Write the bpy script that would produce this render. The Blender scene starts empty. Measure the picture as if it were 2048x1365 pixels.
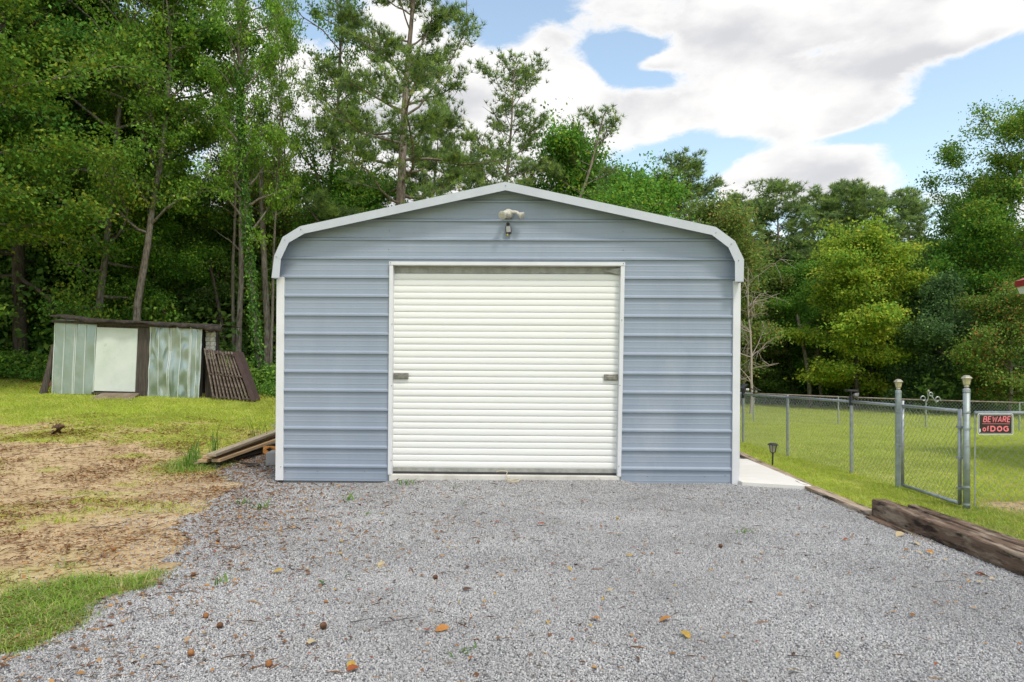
import bpy, math, random
import numpy as np
from mathutils import Vector, Matrix, Euler

# ---------------------------------------------------------------- camera, world, sun
SC = bpy.context.scene
COL = SC.collection
F = 1365.0          # focal length in photo pixels (24 mm on full frame)
HC = 1.31           # camera height
HY = 750.0          # horizon row in the photo
cd = bpy.data.cameras.new('camera'); cam = bpy.data.objects.new('camera', cd); COL.objects.link(cam)
cam.location = (0, 0, HC); cam.rotation_euler = (math.radians(90), 0, 0)
cd.sensor_width = 36; cd.lens = 24; cd.shift_y = 67.5 / 2048; cd.clip_end = 3000; cd.clip_start = .05
SC.camera = cam
SC.view_settings.view_transform = 'Standard'; SC.view_settings.look = 'None'
SC.view_settings.gamma = 1; SC.view_settings.use_curve_mapping = False
SC.view_settings.exposure = 0.42
SUN_EL, SUN_AZ = math.radians(58), math.radians(150)     # azimuth clockwise from +Y: behind the camera, to the right
sl = bpy.data.lights.new('sun', 'SUN'); sl.energy = 1.5; sl.angle = math.radians(10); sl.color = (1, .95, .86)
so = bpy.data.objects.new('sun', sl); COL.objects.link(so)
sd = Vector((math.sin(SUN_AZ) * math.cos(SUN_EL), math.cos(SUN_AZ) * math.cos(SUN_EL), math.sin(SUN_EL)))
so.rotation_euler = sd.to_track_quat('Z', 'Y').to_euler(); so.location = sd * 60

W = bpy.data.worlds.new('World'); SC.world = W; W.use_nodes = True
def make_world():
    nt = W.node_tree; N = nt.nodes; L = nt.links; N.clear()
    def val(s, i, v):
        if isinstance(v, (int, float)): s.inputs[i].default_value = v
        else: L.new(v, s.inputs[i])
    def M(op, a, b=0.0, c=None, clamp=False):
        n = N.new('ShaderNodeMath'); n.operation = op; n.use_clamp = clamp
        val(n, 0, a); val(n, 1, b)
        if c is not None: val(n, 2, c)
        return n.outputs[0]
    def sstep(x, lo, hi):
        n = N.new('ShaderNodeMapRange'); n.interpolation_type = 'SMOOTHSTEP'
        L.new(x, n.inputs[0]); n.inputs[1].default_value = lo; n.inputs[2].default_value = hi
        return n.outputs[0]
    tc = N.new('ShaderNodeTexCoord'); sep = N.new('ShaderNodeSeparateXYZ'); L.new(tc.outputs['Generated'], sep.inputs[0])
    x, y, z = sep.outputs
    az = M('ARCTAN2', x, y); el = M('ARCSINE', z)
    mp = N.new('ShaderNodeMapping'); L.new(tc.outputs['Generated'], mp.inputs[0]); mp.inputs['Scale'].default_value = (1, 1, 2.1)
    def noise(scale, detail, rough, off=0, dist=0.0):
        n = N.new('ShaderNodeTexNoise'); L.new(mp.outputs[0], n.inputs['Vector']) 
        if off:
            m2 = N.new('ShaderNodeMapping'); L.new(tc.outputs['Generated'], m2.inputs[0]); m2.inputs['Scale'].default_value = (1, 1, 2.1)
            m2.inputs['Location'].default_value = (0, 0, off); L.new(m2.outputs[0], n.inputs['Vector'])
        n.inputs['Scale'].default_value = scale; n.inputs['Detail'].default_value = detail
        n.inputs['Roughness'].default_value = rough; n.inputs['Distortion'].default_value = dist
        return n.outputs['Fac']
    big = noise(3.2, 10, .56, 0, .15)
    up = noise(3.2, 4, .5, .12)
    fine = noise(13, 12, .66, 0, .4)
    cov = M('ADD', M('MULTIPLY', M('SUBTRACT', big, .5), 3.4), M('MULTIPLY', M('SUBTRACT', fine, .5), 2.6))
    blobs = [(1000, 25, 90, 60, -1.5), (1125, 30, 50, 22, -.7), (1235, 98, 66, 34, -1.9), (1300, 92, 60, 18, -1.2), (1300, 158, 52, 18, -1.5), (1225, 140, 34, 26, -1.2), (1990, 190, 190, 85, -2.4), (1900, 300, 130, 60, -1.8), (1420, 300, 110, 22, -1.7),
             (650, 40, 90, 70, -1.0), (1330, 335, 100, 30, -1.5), (1650, 98, 110, 12, -.6), (1720, 275, 90, 14, -1.4),
             (1520, 30, 300, 58, 1.5), (1450, 190, 260, 70, 1.1), (1700, 215, 150, 38, 1.5), (1620, 335, 150, 44, 2.2), (1140, 180, 140, 110, 1.0), (760, 260, 280, 190, 1.3),
             (1990, 25, 150, 38, 2.0), (1830, 105, 110, 26, 1.3), (1920, 322, 50, 12, .9), (1305, 128, 40, 14, 1.2), (1080, 60, 40, 20, .6)]
    shade = None
    for px, py, rx, ry, amp in blobs:
        a = math.atan((px - 1024) / F); e = math.atan((HY - py) / F * math.cos(a))
        ra, re = rx / F * math.cos(a) ** 2, ry / F * math.cos(a)
        dx = M('MULTIPLY', M('SUBTRACT', az, a), 1 / ra); dy = M('MULTIPLY', M('SUBTRACT', el, e), 1 / re)
        r2 = M('ADD', M('MULTIPLY', dx, dx), M('MULTIPLY', dy, dy))
        g = M('EXPONENT', M('MULTIPLY', r2, -.8))
        cov = M('ADD', cov, M('MULTIPLY', g, amp))
        if amp > 1 and px > 1000:
            s = M('MULTIPLY', g, M('MULTIPLY', dy, -.55))
            shade = s if shade is None else M('ADD', shade, s)
    cov = M('ADD', cov, .06)
    dens = sstep(cov, -.28, .52)
    sh = M('ADD', M('MULTIPLY', M('SUBTRACT', up, big), 3.2), M('ADD', shade, .20))
    sh = M('MULTIPLY', sstep(M('ADD', sh, M('MULTIPLY', M('SUBTRACT', noise(5, 6, .55, .4), .5), 1.6)), .0, .9), sstep(cov, .1, .9))
    cc = N.new('ShaderNodeMixRGB'); L.new(sh, cc.inputs[0])
    cc.inputs[1].default_value = (.79, .78, .77, 1); cc.inputs[2].default_value = (.53, .535, .56, 1)
    sky = N.new('ShaderNodeTexSky'); sky.sky_type = 'NISHITA'; sky.sun_disc = False
    sky.sun_elevation = SUN_EL; sky.sun_rotation = SUN_AZ; sky.air_density = 1.0; sky.dust_density = 1.2; sky.ozone_density = 1
    sk = N.new('ShaderNodeMixRGB'); sk.blend_type = 'MULTIPLY'; sk.inputs[0].default_value = 1
    L.new(sky.outputs[0], sk.inputs[1]); sk.inputs[2].default_value = (1.75, 1.6, 1.33, 1)
    b1 = N.new('ShaderNodeBackground'); L.new(sk.outputs[0], b1.inputs[0]); b1.inputs[1].default_value = .15
    b2 = N.new('ShaderNodeBackground'); L.new(cc.outputs[0], b2.inputs[0]); b2.inputs[1].default_value = 1.0
    mx = N.new('ShaderNodeMixShader'); L.new(dens, mx.inputs[0]); L.new(b1.outputs[0], mx.inputs[1]); L.new(b2.outputs[0], mx.inputs[2])
    out = N.new('ShaderNodeOutputWorld'); L.new(mx.outputs[0], out.inputs[0])
make_world()

# ---------------------------------------------------------------- small maths
rng = np.random.default_rng(7); random.seed(7)
def sm(a, b, x):
    t = np.clip((np.asarray(x, float) - a) / (b - a), 0, 1); return t * t * (3 - 2 * t)
def _hash(ix, iy, seed):
    n = (ix.astype(np.int64) * 374761393 + iy.astype(np.int64) * 668265263 + seed * 982451653) & 0xffffffff
    n = ((n ^ (n >> 13)) * 1274126177) & 0xffffffff
    return ((n ^ (n >> 16)) & 0xffff) / 65535.0
def vnoise(x, y, seed=0):
    x = np.asarray(x, float); y = np.asarray(y, float)
    ix, iy = np.floor(x), np.floor(y); fx, fy = x - ix, y - iy; fx = fx * fx * (3 - 2 * fx); fy = fy * fy * (3 - 2 * fy)
    h = lambda a, b: _hash(ix + a, iy + b, seed)
    return (h(0, 0) * (1 - fx) + h(1, 0) * fx) * (1 - fy) + (h(0, 1) * (1 - fx) + h(1, 1) * fx) * fy
def fbm(x, y, seed=0, o=4):
    s = 0; a = .5; t = 0
    for i in range(o):
        s = s + a * vnoise(np.asarray(x) * 2 ** i, np.asarray(y) * 2 ** i, seed + i); t += a; a *= .5
    return s / t
def zg(x, y):
    """ground height"""
    x = np.asarray(x, float); y = np.asarray(y, float)
    t = np.maximum(0, y - 8.0)
    zl = (.083 * np.minimum(t, 26) + .04 * np.clip(-x - 9, -3, 6) * sm(10, 17, y)) * sm(-3.0, -6.8, x)
    zr = -(.27 + .037 * np.clip(x - 8, -3, 10)) * sm(10, 23, y) * sm(2, 4.5, x)
    und = (fbm(x * .35, y * .35, 3, 3) - .5) * .10 * (sm(-2.6, -4, x) * sm(9, 4, y) + sm(-5, -8, x) + sm(4.6, 7, x) * sm(8, 14, y))
    return zl + zr + und * sm(80, 50, y)
def G(px, py, z=0.0):
    d = (HC - z) * F / (py - HY); return ((px - 1024) * d / F, d)
def P(px, py, d):
    return Vector(((px - 1024) * d / F, d, HC - (py - HY) * d / F))
def inpoly(x, y, poly):
    x = np.asarray(x, float); y = np.asarray(y, float); r = np.zeros(x.shape, bool); n = len(poly)
    for i in range(n):
        x1, y1 = poly[i]; x2, y2 = poly[(i + 1) % n]
        if y1 == y2: continue
        c = ((y1 > y) != (y2 > y)) & (x < (x2 - x1) * (y - y1) / (y2 - y1) + x1); r ^= c
    return r

# ---------------------------------------------------------------- materials
def mat(name, col, rough=.8, metal=0.0, spec=.5, col2=None, nscale=6.0, bump=0.0, bscale=40.0, dist=.01, stretch=None,
        col3=None, n3=1.5, n3lo=.55, n3hi=.7, vcol=None, transl=0.0, rnd=None, rlo=.4, rhi=.65):
    m = bpy.data.materials.new(name); m.use_nodes = True
    nt = m.node_tree; N, L = nt.nodes, nt.links; b = N['Principled BSDF']; out = N['Material Output']
    b.inputs['Roughness'].default_value = rough; b.inputs['Metallic'].default_value = metal
    b.inputs['Specular IOR Level'].default_value = spec
    c4 = lambda c: (c[0], c[1], c[2], 1)
    tc = N.new('ShaderNodeTexCoord'); mp = N.new('ShaderNodeMapping'); L.new(tc.outputs['Object'], mp.inputs[0])
    if stretch: mp.inputs['Scale'].default_value = stretch
    cur = None
    def noise(s, d=6, r=.6):
        n = N.new('ShaderNodeTexNoise'); L.new(mp.outputs[0], n.inputs['Vector']); n.inputs['Scale'].default_value = s
        n.inputs['Detail'].default_value = d; n.inputs['Roughness'].default_value = r; return n.outputs['Fac']
    def ramp(f, lo, hi):
        n = N.new('ShaderNodeMapRange'); L.new(f, n.inputs[0]); n.inputs[1].default_value = lo; n.inputs[2].default_value = hi; return n.outputs[0]
    if vcol:
        a = N.new('ShaderNodeAttribute'); a.attribute_name = vcol; cur = a.outputs['Color']
    if rnd:
        oi = N.new('ShaderNodeObjectInfo'); cr = N.new('ShaderNodeValToRGB'); L.new(oi.outputs['Random'], cr.inputs[0])
        e = cr.color_ramp.elements
        while len(e) < len(rnd): e.new(.5)
        for i, c in enumerate(rnd): e[i].position = i / (len(rnd) - 1); e[i].color = c4(c)
        cr.color_ramp.interpolation = 'LINEAR'; cur = cr.outputs[0]
    if col2:
        mx = N.new('ShaderNodeMixRGB'); L.new(ramp(noise(nscale), rlo, rhi), mx.inputs[0])
        if cur is not None: L.new(cur, mx.inputs[1])
        else: mx.inputs[1].default_value = c4(col)
        mx.inputs[2].default_value = c4(col2); cur = mx.outputs[0]
    if col3:
        mx = N.new('ShaderNodeMixRGB'); L.new(ramp(noise(n3, 8, .65), n3lo, n3hi), mx.inputs[0])
        if cur is not None: L.new(cur, mx.inputs[1])
        else: mx.inputs[1].default_value = c4(col)
        mx.inputs[2].default_value = c4(col3); cur = mx.outputs[0]
    if cur is not None: L.new(cur, b.inputs['Base Color'])
    else: b.inputs['Base Color'].default_value = c4(col)
    if bump:
        bp = N.new('ShaderNodeBump'); bp.inputs['Strength'].default_value = bump; bp.inputs['Distance'].default_value = dist
        L.new(noise(bscale, 5, .6), bp.inputs['Height']); L.new(bp.outputs[0], b.inputs['Normal'])
    if transl:
        t = N.new('ShaderNodeBsdfTranslucent'); ms = N.new('ShaderNodeMixShader'); ms.inputs[0].default_value = transl
        if cur is not None: L.new(cur, t.inputs[0])
        else: t.inputs[0].default_value = c4(col)
        L.new(b.outputs[0], ms.inputs[1]); L.new(t.outputs[0], ms.inputs[2]); L.new(ms.outputs[0], out.inputs[0])
    return m

MT = {}
MT['siding'] = mat('siding paint', (.295, .345, .42), .42, 0, .4, (.268, .316, .388), 1.6, .05, 7, .008, stretch=(1, 1, .45), col3=(.33, .375, .44), n3=.9)
MT['roofpaint'] = mat('roof trim paint', (.50, .53, .58), .4, 0, .5, (.45, .48, .53), 2.5, .04, 20, .003)
MT['white'] = mat('white trim paint', (.70, .71, .73), .45, 0, .5, (.64, .65, .66), 3, .03, 20, .003)
MT['door'] = mat('door enamel', (.84, .845, .82), .4, 0, .4, (.81, .812, .775), 1.6, .02, 30, .002, stretch=(1, 1, 2.2), col3=(.78, .78, .735), n3=2.2, n3lo=.6, n3hi=.8)
MT['hood'] = mat('stained grey metal', (.36, .36, .33), .6, .1, .5, (.25, .25, .22), 12)
MT['dark'] = mat('interior shade black', (.02, .02, .02), .9)
MT['rubber'] = mat('black rubber', (.03, .03, .035), .6)
MT['steel'] = mat('latch steel', (.30, .29, .27), .4, .8, .5, (.18, .17, .15), 30)
MT['galv'] = mat('galvanised tube', (.40, .43, .45), .45, .55, .5, (.30, .33, .34), 18, .05, 60, .002)
MT['galvold'] = mat('old galvanised tube', (.36, .41, .41), .5, .45, .5, (.25, .29, .28), 9, .05, 60, .002)
MT['rust'] = mat('rusty rail', (.20, .15, .12), .7, .3, .5, (.3, .27, .25), 6)
MT['wire'] = mat('fence wire', (.42, .45, .45), .4, .6, .5, (.3, .33, .31), 5)
MT['concrete'] = mat('concrete', (.74, .72, .67), .9, 0, .3, (.72, .69, .63), 5, .15, 90, .003, col3=(.84, .82, .78), n3=1.1)
MT['slab'] = mat('slab edge', (.66, .64, .58), .9, 0, .3, (.52, .50, .45), 4, .2, 60, .004)
MT['tie'] = mat('weathered tie', (.15, .10, .07), .9, 0, .2, (.34, .27, .20), 3.0, .8, 9, .012, stretch=(6, 1.2, 6), col3=(.035, .024, .018), n3=2.6, n3lo=.50, n3hi=.62, rlo=.48, rhi=.68)
MT['tietop'] = mat('worn edging', (.50, .40, .30), .9, 0, .2, (.30, .22, .15), 3, .9, 8, .02, stretch=(7, .8, 7), col3=(.07, .05, .035), n3=2, n3lo=.52, n3hi=.62)
MT['lumber'] = mat('new lumber', (.52, .37, .22), .85, 0, .2, (.40, .27, .15), 4, .3, 20, .003, stretch=(9, .6, 9))
MT['lumbergrey'] = mat('greying lumber', (.42, .35, .25), .85, 0, .2, (.28, .23, .17), 4, .3, 20, .003, stretch=(9, .6, 9))
MT['lumberend'] = mat('board ends', (.50, .45, .38), .9, 0, .2, (.35, .29, .22), 20)
MT['shedmetal'] = mat('galvanised sheet', (.33, .39, .36), .34, .6, .5, (.26, .33, .29), 1.2, .05, 3, .02, col3=(.42, .47, .43), n3=1.6)
MT['railfront'] = mat('weathered lit rail', (.24, .19, .16), .85, 0, .2, (.10, .075, .06), 14)  # lit tone for the front rails, painted lighter than the back ones
MT['ribglint'] = mat('zinc with highlight colour', (.58, .63, .60), .45, .3, .5)  # weathered zinc lightened so the highlight along the seam ribs is in the colour
MT['sheddoor'] = mat('old white door', (.66, .70, .66), .8, 0, .3, (.56, .62, .56), 1.8, .1, 30, .003, col3=(.40, .45, .30), n3=3.2, n3lo=.6, n3hi=.78)
MT['oldwood'] = mat('grey plank', (.10, .083, .07), .9, 0, .2, (.05, .042, .036), 4, .5, 10, .006, stretch=(9, 9, .7))
MT['tar'] = mat('roofing felt', (.035, .03, .028), .95, 0, .2, (.07, .055, .045), 14, .8, 30, .01, col3=(.02, .017, .015), n3=5)
MT['whitebrick'] = mat('flaking white wall', (.78, .76, .68), .9, 0, .2, (.5, .47, .40), 18)
MT['maroon'] = mat('maroon frames', (.085, .055, .055), .8, 0, .3, (.07, .045, .04), 6)
MT['frame'] = mat('weathered shaded frames', (.13, .10, .085), .85, 0, .3, (.05, .035, .03), 9)  # shaded tone: darkness between the racks put into back rails and spacers
MT['plyramp'] = mat('plywood ramp', (.26, .21, .15), .9, 0, .2, (.17, .13, .09), 3)
MT['black'] = mat('black plastic', (.025, .025, .028), .4)
MT['smoke'] = mat('lamp plastic', (.35, .33, .25), .25, 0, .5)
MT['ivory'] = mat('ivory plastic', (.62, .60, .54), .4, 0, .5, (.52, .49, .42), 20)
MT['lampgrey'] = mat('aged lamp cap', (.45, .42, .34), .5, .2, .5, (.34, .31, .24), 20)
MT['lensglass'] = mat('lamp lens', (.55, .53, .47), .15, 0, .6, (.40, .38, .31), 40)
MT['lampamber'] = mat('yellowed lens', (.50, .46, .25), .2, 0, .6)
MT['brass'] = mat('brass', (.55, .42, .12), .35, .8)
MT['rope'] = mat('cotton rope', (.55, .48, .34), .9)
MT['red'] = mat('red roof metal', (.33, .03, .03), .4)
MT['gutter'] = mat('white gutter', (.70, .71, .72), .4)
MT['signblack'] = mat('sign black', (.012, .012, .014), .3)
MT['signred'] = mat('sign red', (.85, .20, .24), .5)
MT['signwhite'] = mat('sign white', (.72, .72, .72), .35)
MT['bark'] = mat('grey bark', (.23, .20, .165), .95, 0, .2, (.08, .065, .05), 7, .9, 12, .02, stretch=(3, 3, .7), col3=(.26, .25, .21), n3=3, n3lo=.55, n3hi=.65)
MT['barkdark'] = mat('dark bark', (.12, .10, .08), .95, 0, .2, (.04, .03, .024), 7, .9, 12, .02, stretch=(3, 3, .7))
MT['barkpine'] = mat('pine bark', (.31, .25, .21), .95, 0, .2, (.11, .085, .07), 6, .9, 14, .02, stretch=(3, 3, .8), col3=(.28, .25, .21), n3=4)
MT['deadwood'] = mat('bleached twigs', (.33, .28, .23), .9)
MT['leaf'] = mat('leaves', (.06, .10, .02), .65, 0, .2, vcol='tint', transl=.45)
MT['needle'] = mat('needles', (.05, .08, .02), .6, 0, .25, vcol='tint', transl=.45)
MT['ivy'] = mat('ivy leaves', (.05, .10, .015), .6, 0, .3, vcol='tint', transl=.25)
MT['grass'] = mat('grass blades', (.10, .2, .02), .55, 0, .3, rnd=[(.46, .58, .07), (.58, .66, .09), (.37, .53, .06), (.66, .62, .20), (.50, .60, .07)], transl=.45)
MT['grasslush'] = mat('lush grass blades', (.10, .2, .02), .5, 0, .35, rnd=[(.22, .38, .04), (.32, .48, .06), (.17, .31, .04), (.60, .50, .24), (.26, .42, .05)], transl=.4)
MT['weed'] = mat('weed leaves', (.10, .2, .03), .5, 0, .35, rnd=[(.10, .22, .03), (.16, .3, .04)], transl=.35)
MT['straw'] = mat('leaf litter', (.2, .1, .05), .8, 0, .2, rnd=[(.16, .08, .04), (.28, .13, .05), (.09, .05, .03), (.42, .22, .07), (.34, .25, .15)])
MT['stone'] = mat('gravel stones', (.3, .3, .3), .85, 0, .2, rnd=[(.235, .234, .24), (.42, .416, .412), (.32, .318, .32), (.50, .495, .488), (.36, .357, .36), (.62, .612, .60), (.44, .43, .415)])
for k, c, c2 in (('leafrust', (.36, .10, .03), (.22, .06, .025)), ('leafgold', (.52, .36, .07), (.36, .20, .04)), ('leafgreen', (.07, .16, .03), (.04, .10, .02)),
                 ('leaforange', (.52, .24, .06), (.32, .13, .04)), ('leafbrown', (.13, .07, .04), (.07, .04, .025)), ('leafpale', (.56, .46, .27), (.4, .3, .17))):
    MT[k] = mat(k, c, .7, 0, .3, c2, 30, transl=.1)
def world_var(m, scale, lo):
    nt = m.node_tree; N, L = nt.nodes, nt.links; b = N['Principled BSDF']; src = b.inputs['Base Color'].links[0].from_socket
    g = N.new('ShaderNodeNewGeometry'); n = N.new('ShaderNodeTexNoise'); n.inputs['Scale'].default_value = scale; n.inputs['Detail'].default_value = 7; n.inputs['Roughness'].default_value = .65
    L.new(g.outputs['Position'], n.inputs['Vector']); mr = N.new('ShaderNodeMapRange'); L.new(n.outputs['Fac'], mr.inputs[0]); mr.inputs[1].default_value = .35; mr.inputs[2].default_value = .6; mr.inputs[3].default_value = lo; mr.inputs[4].default_value = 1.06
    mx = N.new('ShaderNodeMixRGB'); mx.blend_type = 'MULTIPLY'; mx.inputs[0].default_value = 1; L.new(src, mx.inputs[1]); L.new(mr.outputs[0], mx.inputs[2]); L.new(mx.outputs[0], b.inputs['Base Color'])
world_var(MT['stone'], .9, .80); world_var(MT['grass'], .55, .70)
MT['nut'] = mat('walnut husk', (.16, .075, .035), .8, 0, .3, (.07, .035, .02), 40, .4, 90, .004)
MT['nutorange'] = mat('orange husk', (.34, .16, .065), .8, 0, .3, (.22, .09, .03), 40, .4, 90, .004)
MT['block'] = mat('concrete block', (.32, .32, .31), .95)
MT['brickred'] = mat('brick', (.38, .17, .10), .9, 0, .2, (.25, .1, .06), 20)

# ground material: soil, sand, green base and forest floor mixed by attributes of the ground sheet
def ground_mat():
    m = bpy.data.materials.new('ground'); m.use_nodes = True; nt = m.node_tree; N, L = nt.nodes, nt.links; b = N['Principled BSDF']
    b.inputs['Roughness'].default_value = .95; b.inputs['Specular IOR Level'].default_value = .15
    tc = N.new('ShaderNodeTexCoord')
    def noise(s, d=8, r=.6, st=None):
        n = N.new('ShaderNodeTexNoise'); n.inputs['Scale'].default_value = s; n.inputs['Detail'].default_value = d; n.inputs['Roughness'].default_value = r
        L.new(tc.outputs['Object'], n.inputs['Vector']); return n.outputs['Fac']
    def rng_(f, lo, hi):
        n = N.new('ShaderNodeMapRange'); L.new(f, n.inputs[0]); n.inputs[1].default_value = lo; n.inputs[2].default_value = hi; return n.outputs[0]
    def mix(f, a, c):
        n = N.new('ShaderNodeMixRGB'); L.new(f, n.inputs[0])
        for i, v in ((1, a), (2, c)):
            if isinstance(v, tuple): n.inputs[i].default_value = (*v, 1)
            else: L.new(v, n.inputs[i])
        return n.outputs[0]
    at = lambda s: (lambda a: (setattr(a, 'attribute_name', s), a.outputs['Fac'])[1])(N.new('ShaderNodeAttribute'))
    sand = mix(rng_(noise(2.2), .35, .65), (.62, .47, .275), (.45, .325, .175))
    sand = mix(rng_(noise(9, 10, .75), .50, .60), sand, (.22, .13, .07))
    sand = mix(rng_(noise(55, 6, .7), .55, .68), sand, (.14, .08, .045))
    green = mix(rng_(noise(1.3), .35, .65), (.43, .49, .09), (.52, .52, .15))
    green = mix(rng_(noise(30, 6, .7), .5, .7), green, (.20, .22, .05))
    floor = mix(rng_(noise(5, 8, .7), .4, .6), (.07, .045, .03), (.13, .085, .05))
    floor = mix(rng_(noise(1.1), .5, .6), floor, (.05, .08, .02))
    c = mix(at('grass'), sand, green); c = mix(at('floor'), c, floor)
    L.new(c, b.inputs['Base Color'])
    bp = N.new('ShaderNodeBump'); bp.inputs['Strength'].default_value = .7; bp.inputs['Distance'].default_value = .02
    L.new(noise(22, 8, .7), bp.inputs['Height']); L.new(bp.outputs[0], b.inputs['Normal'])
    return m
def gravel_mat():
    m = bpy.data.materials.new('gravel bed'); m.use_nodes = True; nt = m.node_tree; N, L = nt.nodes, nt.links; b = N['Principled BSDF']
    b.inputs['Roughness'].default_value = .9; b.inputs['Specular IOR Level'].default_value = .2
    tc = N.new('ShaderNodeTexCoord')
    v = N.new('ShaderNodeTexVoronoi'); v.inputs['Scale'].default_value = 75; L.new(tc.outputs['Object'], v.inputs['Vector'])
    sp = N.new('ShaderNodeSeparateColor'); L.new(v.outputs['Color'], sp.inputs[0])
    cr = N.new('ShaderNodeValToRGB'); L.new(sp.outputs[0], cr.inputs[0]); e = cr.color_ramp.elements
    e[0].color = (.22, .215, .21, 1); e[1].color = (.52, .51, .49, 1); k = e.new(.5); k.color = (.37, .36, .35, 1)
    mr = N.new('ShaderNodeMapRange'); L.new(v.outputs['Distance'], mr.inputs[0]); mr.inputs[1].default_value = .3; mr.inputs[2].default_value = .75
    n = N.new('ShaderNodeTexNoise'); n.inputs['Scale'].default_value = 1.3; n.inputs['Detail'].default_value = 6; L.new(tc.outputs['Object'], n.inputs['Vector'])
    mx = N.new('ShaderNodeMixRGB'); L.new(mr.outputs[0], mx.inputs[0]); L.new(cr.outputs[0], mx.inputs[1]); mx.inputs[2].default_value = (.09, .09, .095, 1)
    L.new(mx.outputs[0], b.inputs['Base Color'])
    inv = N.new('ShaderNodeMath'); inv.operation = 'SUBTRACT'; inv.inputs[0].default_value = 1; L.new(v.outputs['Distance'], inv.inputs[1])
    bp = N.new('ShaderNodeBump'); bp.inputs['Strength'].default_value = .8; bp.inputs['Distance'].default_value = .008
    L.new(inv.outputs[0], bp.inputs['Height']); L.new(bp.outputs[0], b.inputs['Normal'])
    return m

# ---------------------------------------------------------------- mesh helpers
def link(name, data, m=None, parent=None, kind=None, smooth=False):
    o = bpy.data.objects.new(name, data); COL.objects.link(o)
    if m is not None and data is not None and not data.materials: data.materials.append(m)
    if parent is not None: o.parent = parent
    if kind: o['kind'] = kind
    if smooth: data.polygons.foreach_set('use_smooth', [True] * len(data.polygons))
    return o
def tag(o, label, cat, group=None):
    o['label'] = label; o['category'] = cat
    if group: o['group'] = group
    return o
def empty(name, loc=(0, 0, 0), rot=(0, 0, 0), label=None, cat=None, group=None):
    o = bpy.data.objects.new(name, None); COL.objects.link(o); o.location = loc; o.rotation_euler = rot; o.empty_display_size = .1
    if label: tag(o, label, cat, group)
    return o
def copy_tree(o, parent=None):
    c = o.copy(); COL.objects.link(c)
    if parent is not None: c.parent = parent
    for ch in list(o.children): copy_tree(ch, c)
    return c
class MB:
    def __init__(s): s.v = []; s.f = []
    def add(s, vs, fs):
        n = len(s.v); s.v += [tuple(v) for v in vs]; s.f += [tuple(i + n for i in f) for f in fs]; return s
    def box(s, a, b):
        (x0, y0, z0), (x1, y1, z1) = a, b
        return s.add([(x0, y0, z0), (x1, y0, z0), (x1, y1, z0), (x0, y1, z0), (x0, y0, z1), (x1, y0, z1), (x1, y1, z1), (x0, y1, z1)],
                     [(3, 2, 1, 0), (4, 5, 6, 7), (0, 1, 5, 4), (1, 2, 6, 5), (2, 3, 7, 6), (3, 0, 4, 7)])
    def obox(s, mtx, size):
        hx, hy, hz = [q / 2 for q in size]
        vs = [mtx @ Vector((x, y, z)) for z in (-hz, hz) for x, y in ((-hx, -hy), (hx, -hy), (hx, hy), (-hx, hy))]
        return s.add(vs, [(3, 2, 1, 0), (4, 5, 6, 7), (0, 1, 5, 4), (1, 2, 6, 5), (2, 3, 7, 6), (3, 0, 4, 7)])
    def beam(s, p, q, w, h, up=(0, 0, 1)):
        """box beam between two points: w across, h along up"""
        p, q = Vector(p), Vector(q); d = (q - p).normalized(); sd_ = d.cross(Vector(up)).normalized(); u = sd_.cross(d).normalized()
        vs = [c + sd_ * a * w / 2 + u * b * h / 2 for c in (p, q) for a, b in ((-1, -1), (1, -1), (1, 1), (-1, 1))]
        return s.add(vs, [(0, 1, 2, 3), (7, 6, 5, 4), (0, 4, 5, 1), (1, 5, 6, 2), (2, 6, 7, 3), (3, 7, 4, 0)])
    def tube(s, pts, r, n=8, caps=True):
        pts = [Vector(p) for p in pts]; rs = r if isinstance(r, (list, tuple)) else [r] * len(pts); rings = []
        ref = Vector((0, 0, 1)) if abs((pts[-1] - pts[0]).normalized().z) < .9 else Vector((1, 0, 0))
        for i, p in enumerate(pts):
            d = (pts[min(i + 1, len(pts) - 1)] - pts[max(i - 1, 0)]).normalized()
            a = d.cross(ref)
            if a.length < 1e-4: a = d.cross(Vector((0, 1, 0)))
            a.normalize(); b = d.cross(a)
            rings.append([p + (a * math.cos(2 * math.pi * k / n) + b * math.sin(2 * math.pi * k / n)) * rs[i] for k in range(n)])
        vs = [v for g in rings for v in g]; fs = []
        for i in range(len(pts) - 1):
            for k in range(n): fs.append((i * n + k, i * n + (k + 1) % n, (i + 1) * n + (k + 1) % n, (i + 1) * n + k))
        if caps: fs += [tuple(range(n))[::-1], tuple((len(pts) - 1) * n + k for k in range(n))]
        return s.add(vs, fs)
    def lathe(s, prof, n=16, mtx=None):
        mtx = mtx or Matrix.Identity(4); vs = []; fs = []
        for r, z in prof: vs += [mtx @ Vector((r * math.cos(2 * math.pi * k / n), r * math.sin(2 * math.pi * k / n), z)) for k in range(n)]
        for i in range(len(prof) - 1):
            for k in range(n): fs.append((i * n + k, i * n + (k + 1) % n, (i + 1) * n + (k + 1) % n, (i + 1) * n + k))
        fs += [tuple(range(n))[::-1], tuple((len(prof) - 1) * n + k for k in range(n))]
        return s.add(vs, fs)
    def prism(s, poly, y0, y1):
        """polygon in x,z pushed from y0 to y1"""
        n = len(poly); vs = [(x, y0, z) for x, z in poly] + [(x, y1, z) for x, z in poly]
        fs = [tuple(range(n)), tuple(range(2 * n - 1, n - 1, -1))] + [(i, i + n, (i + 1) % n + n, (i + 1) % n) for i in range(n)]
        return s.add(vs, fs)
    def mesh(s, name):
        me = bpy.data.meshes.new(name); me.from_pydata(s.v, [], s.f); me.update(); return me
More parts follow.
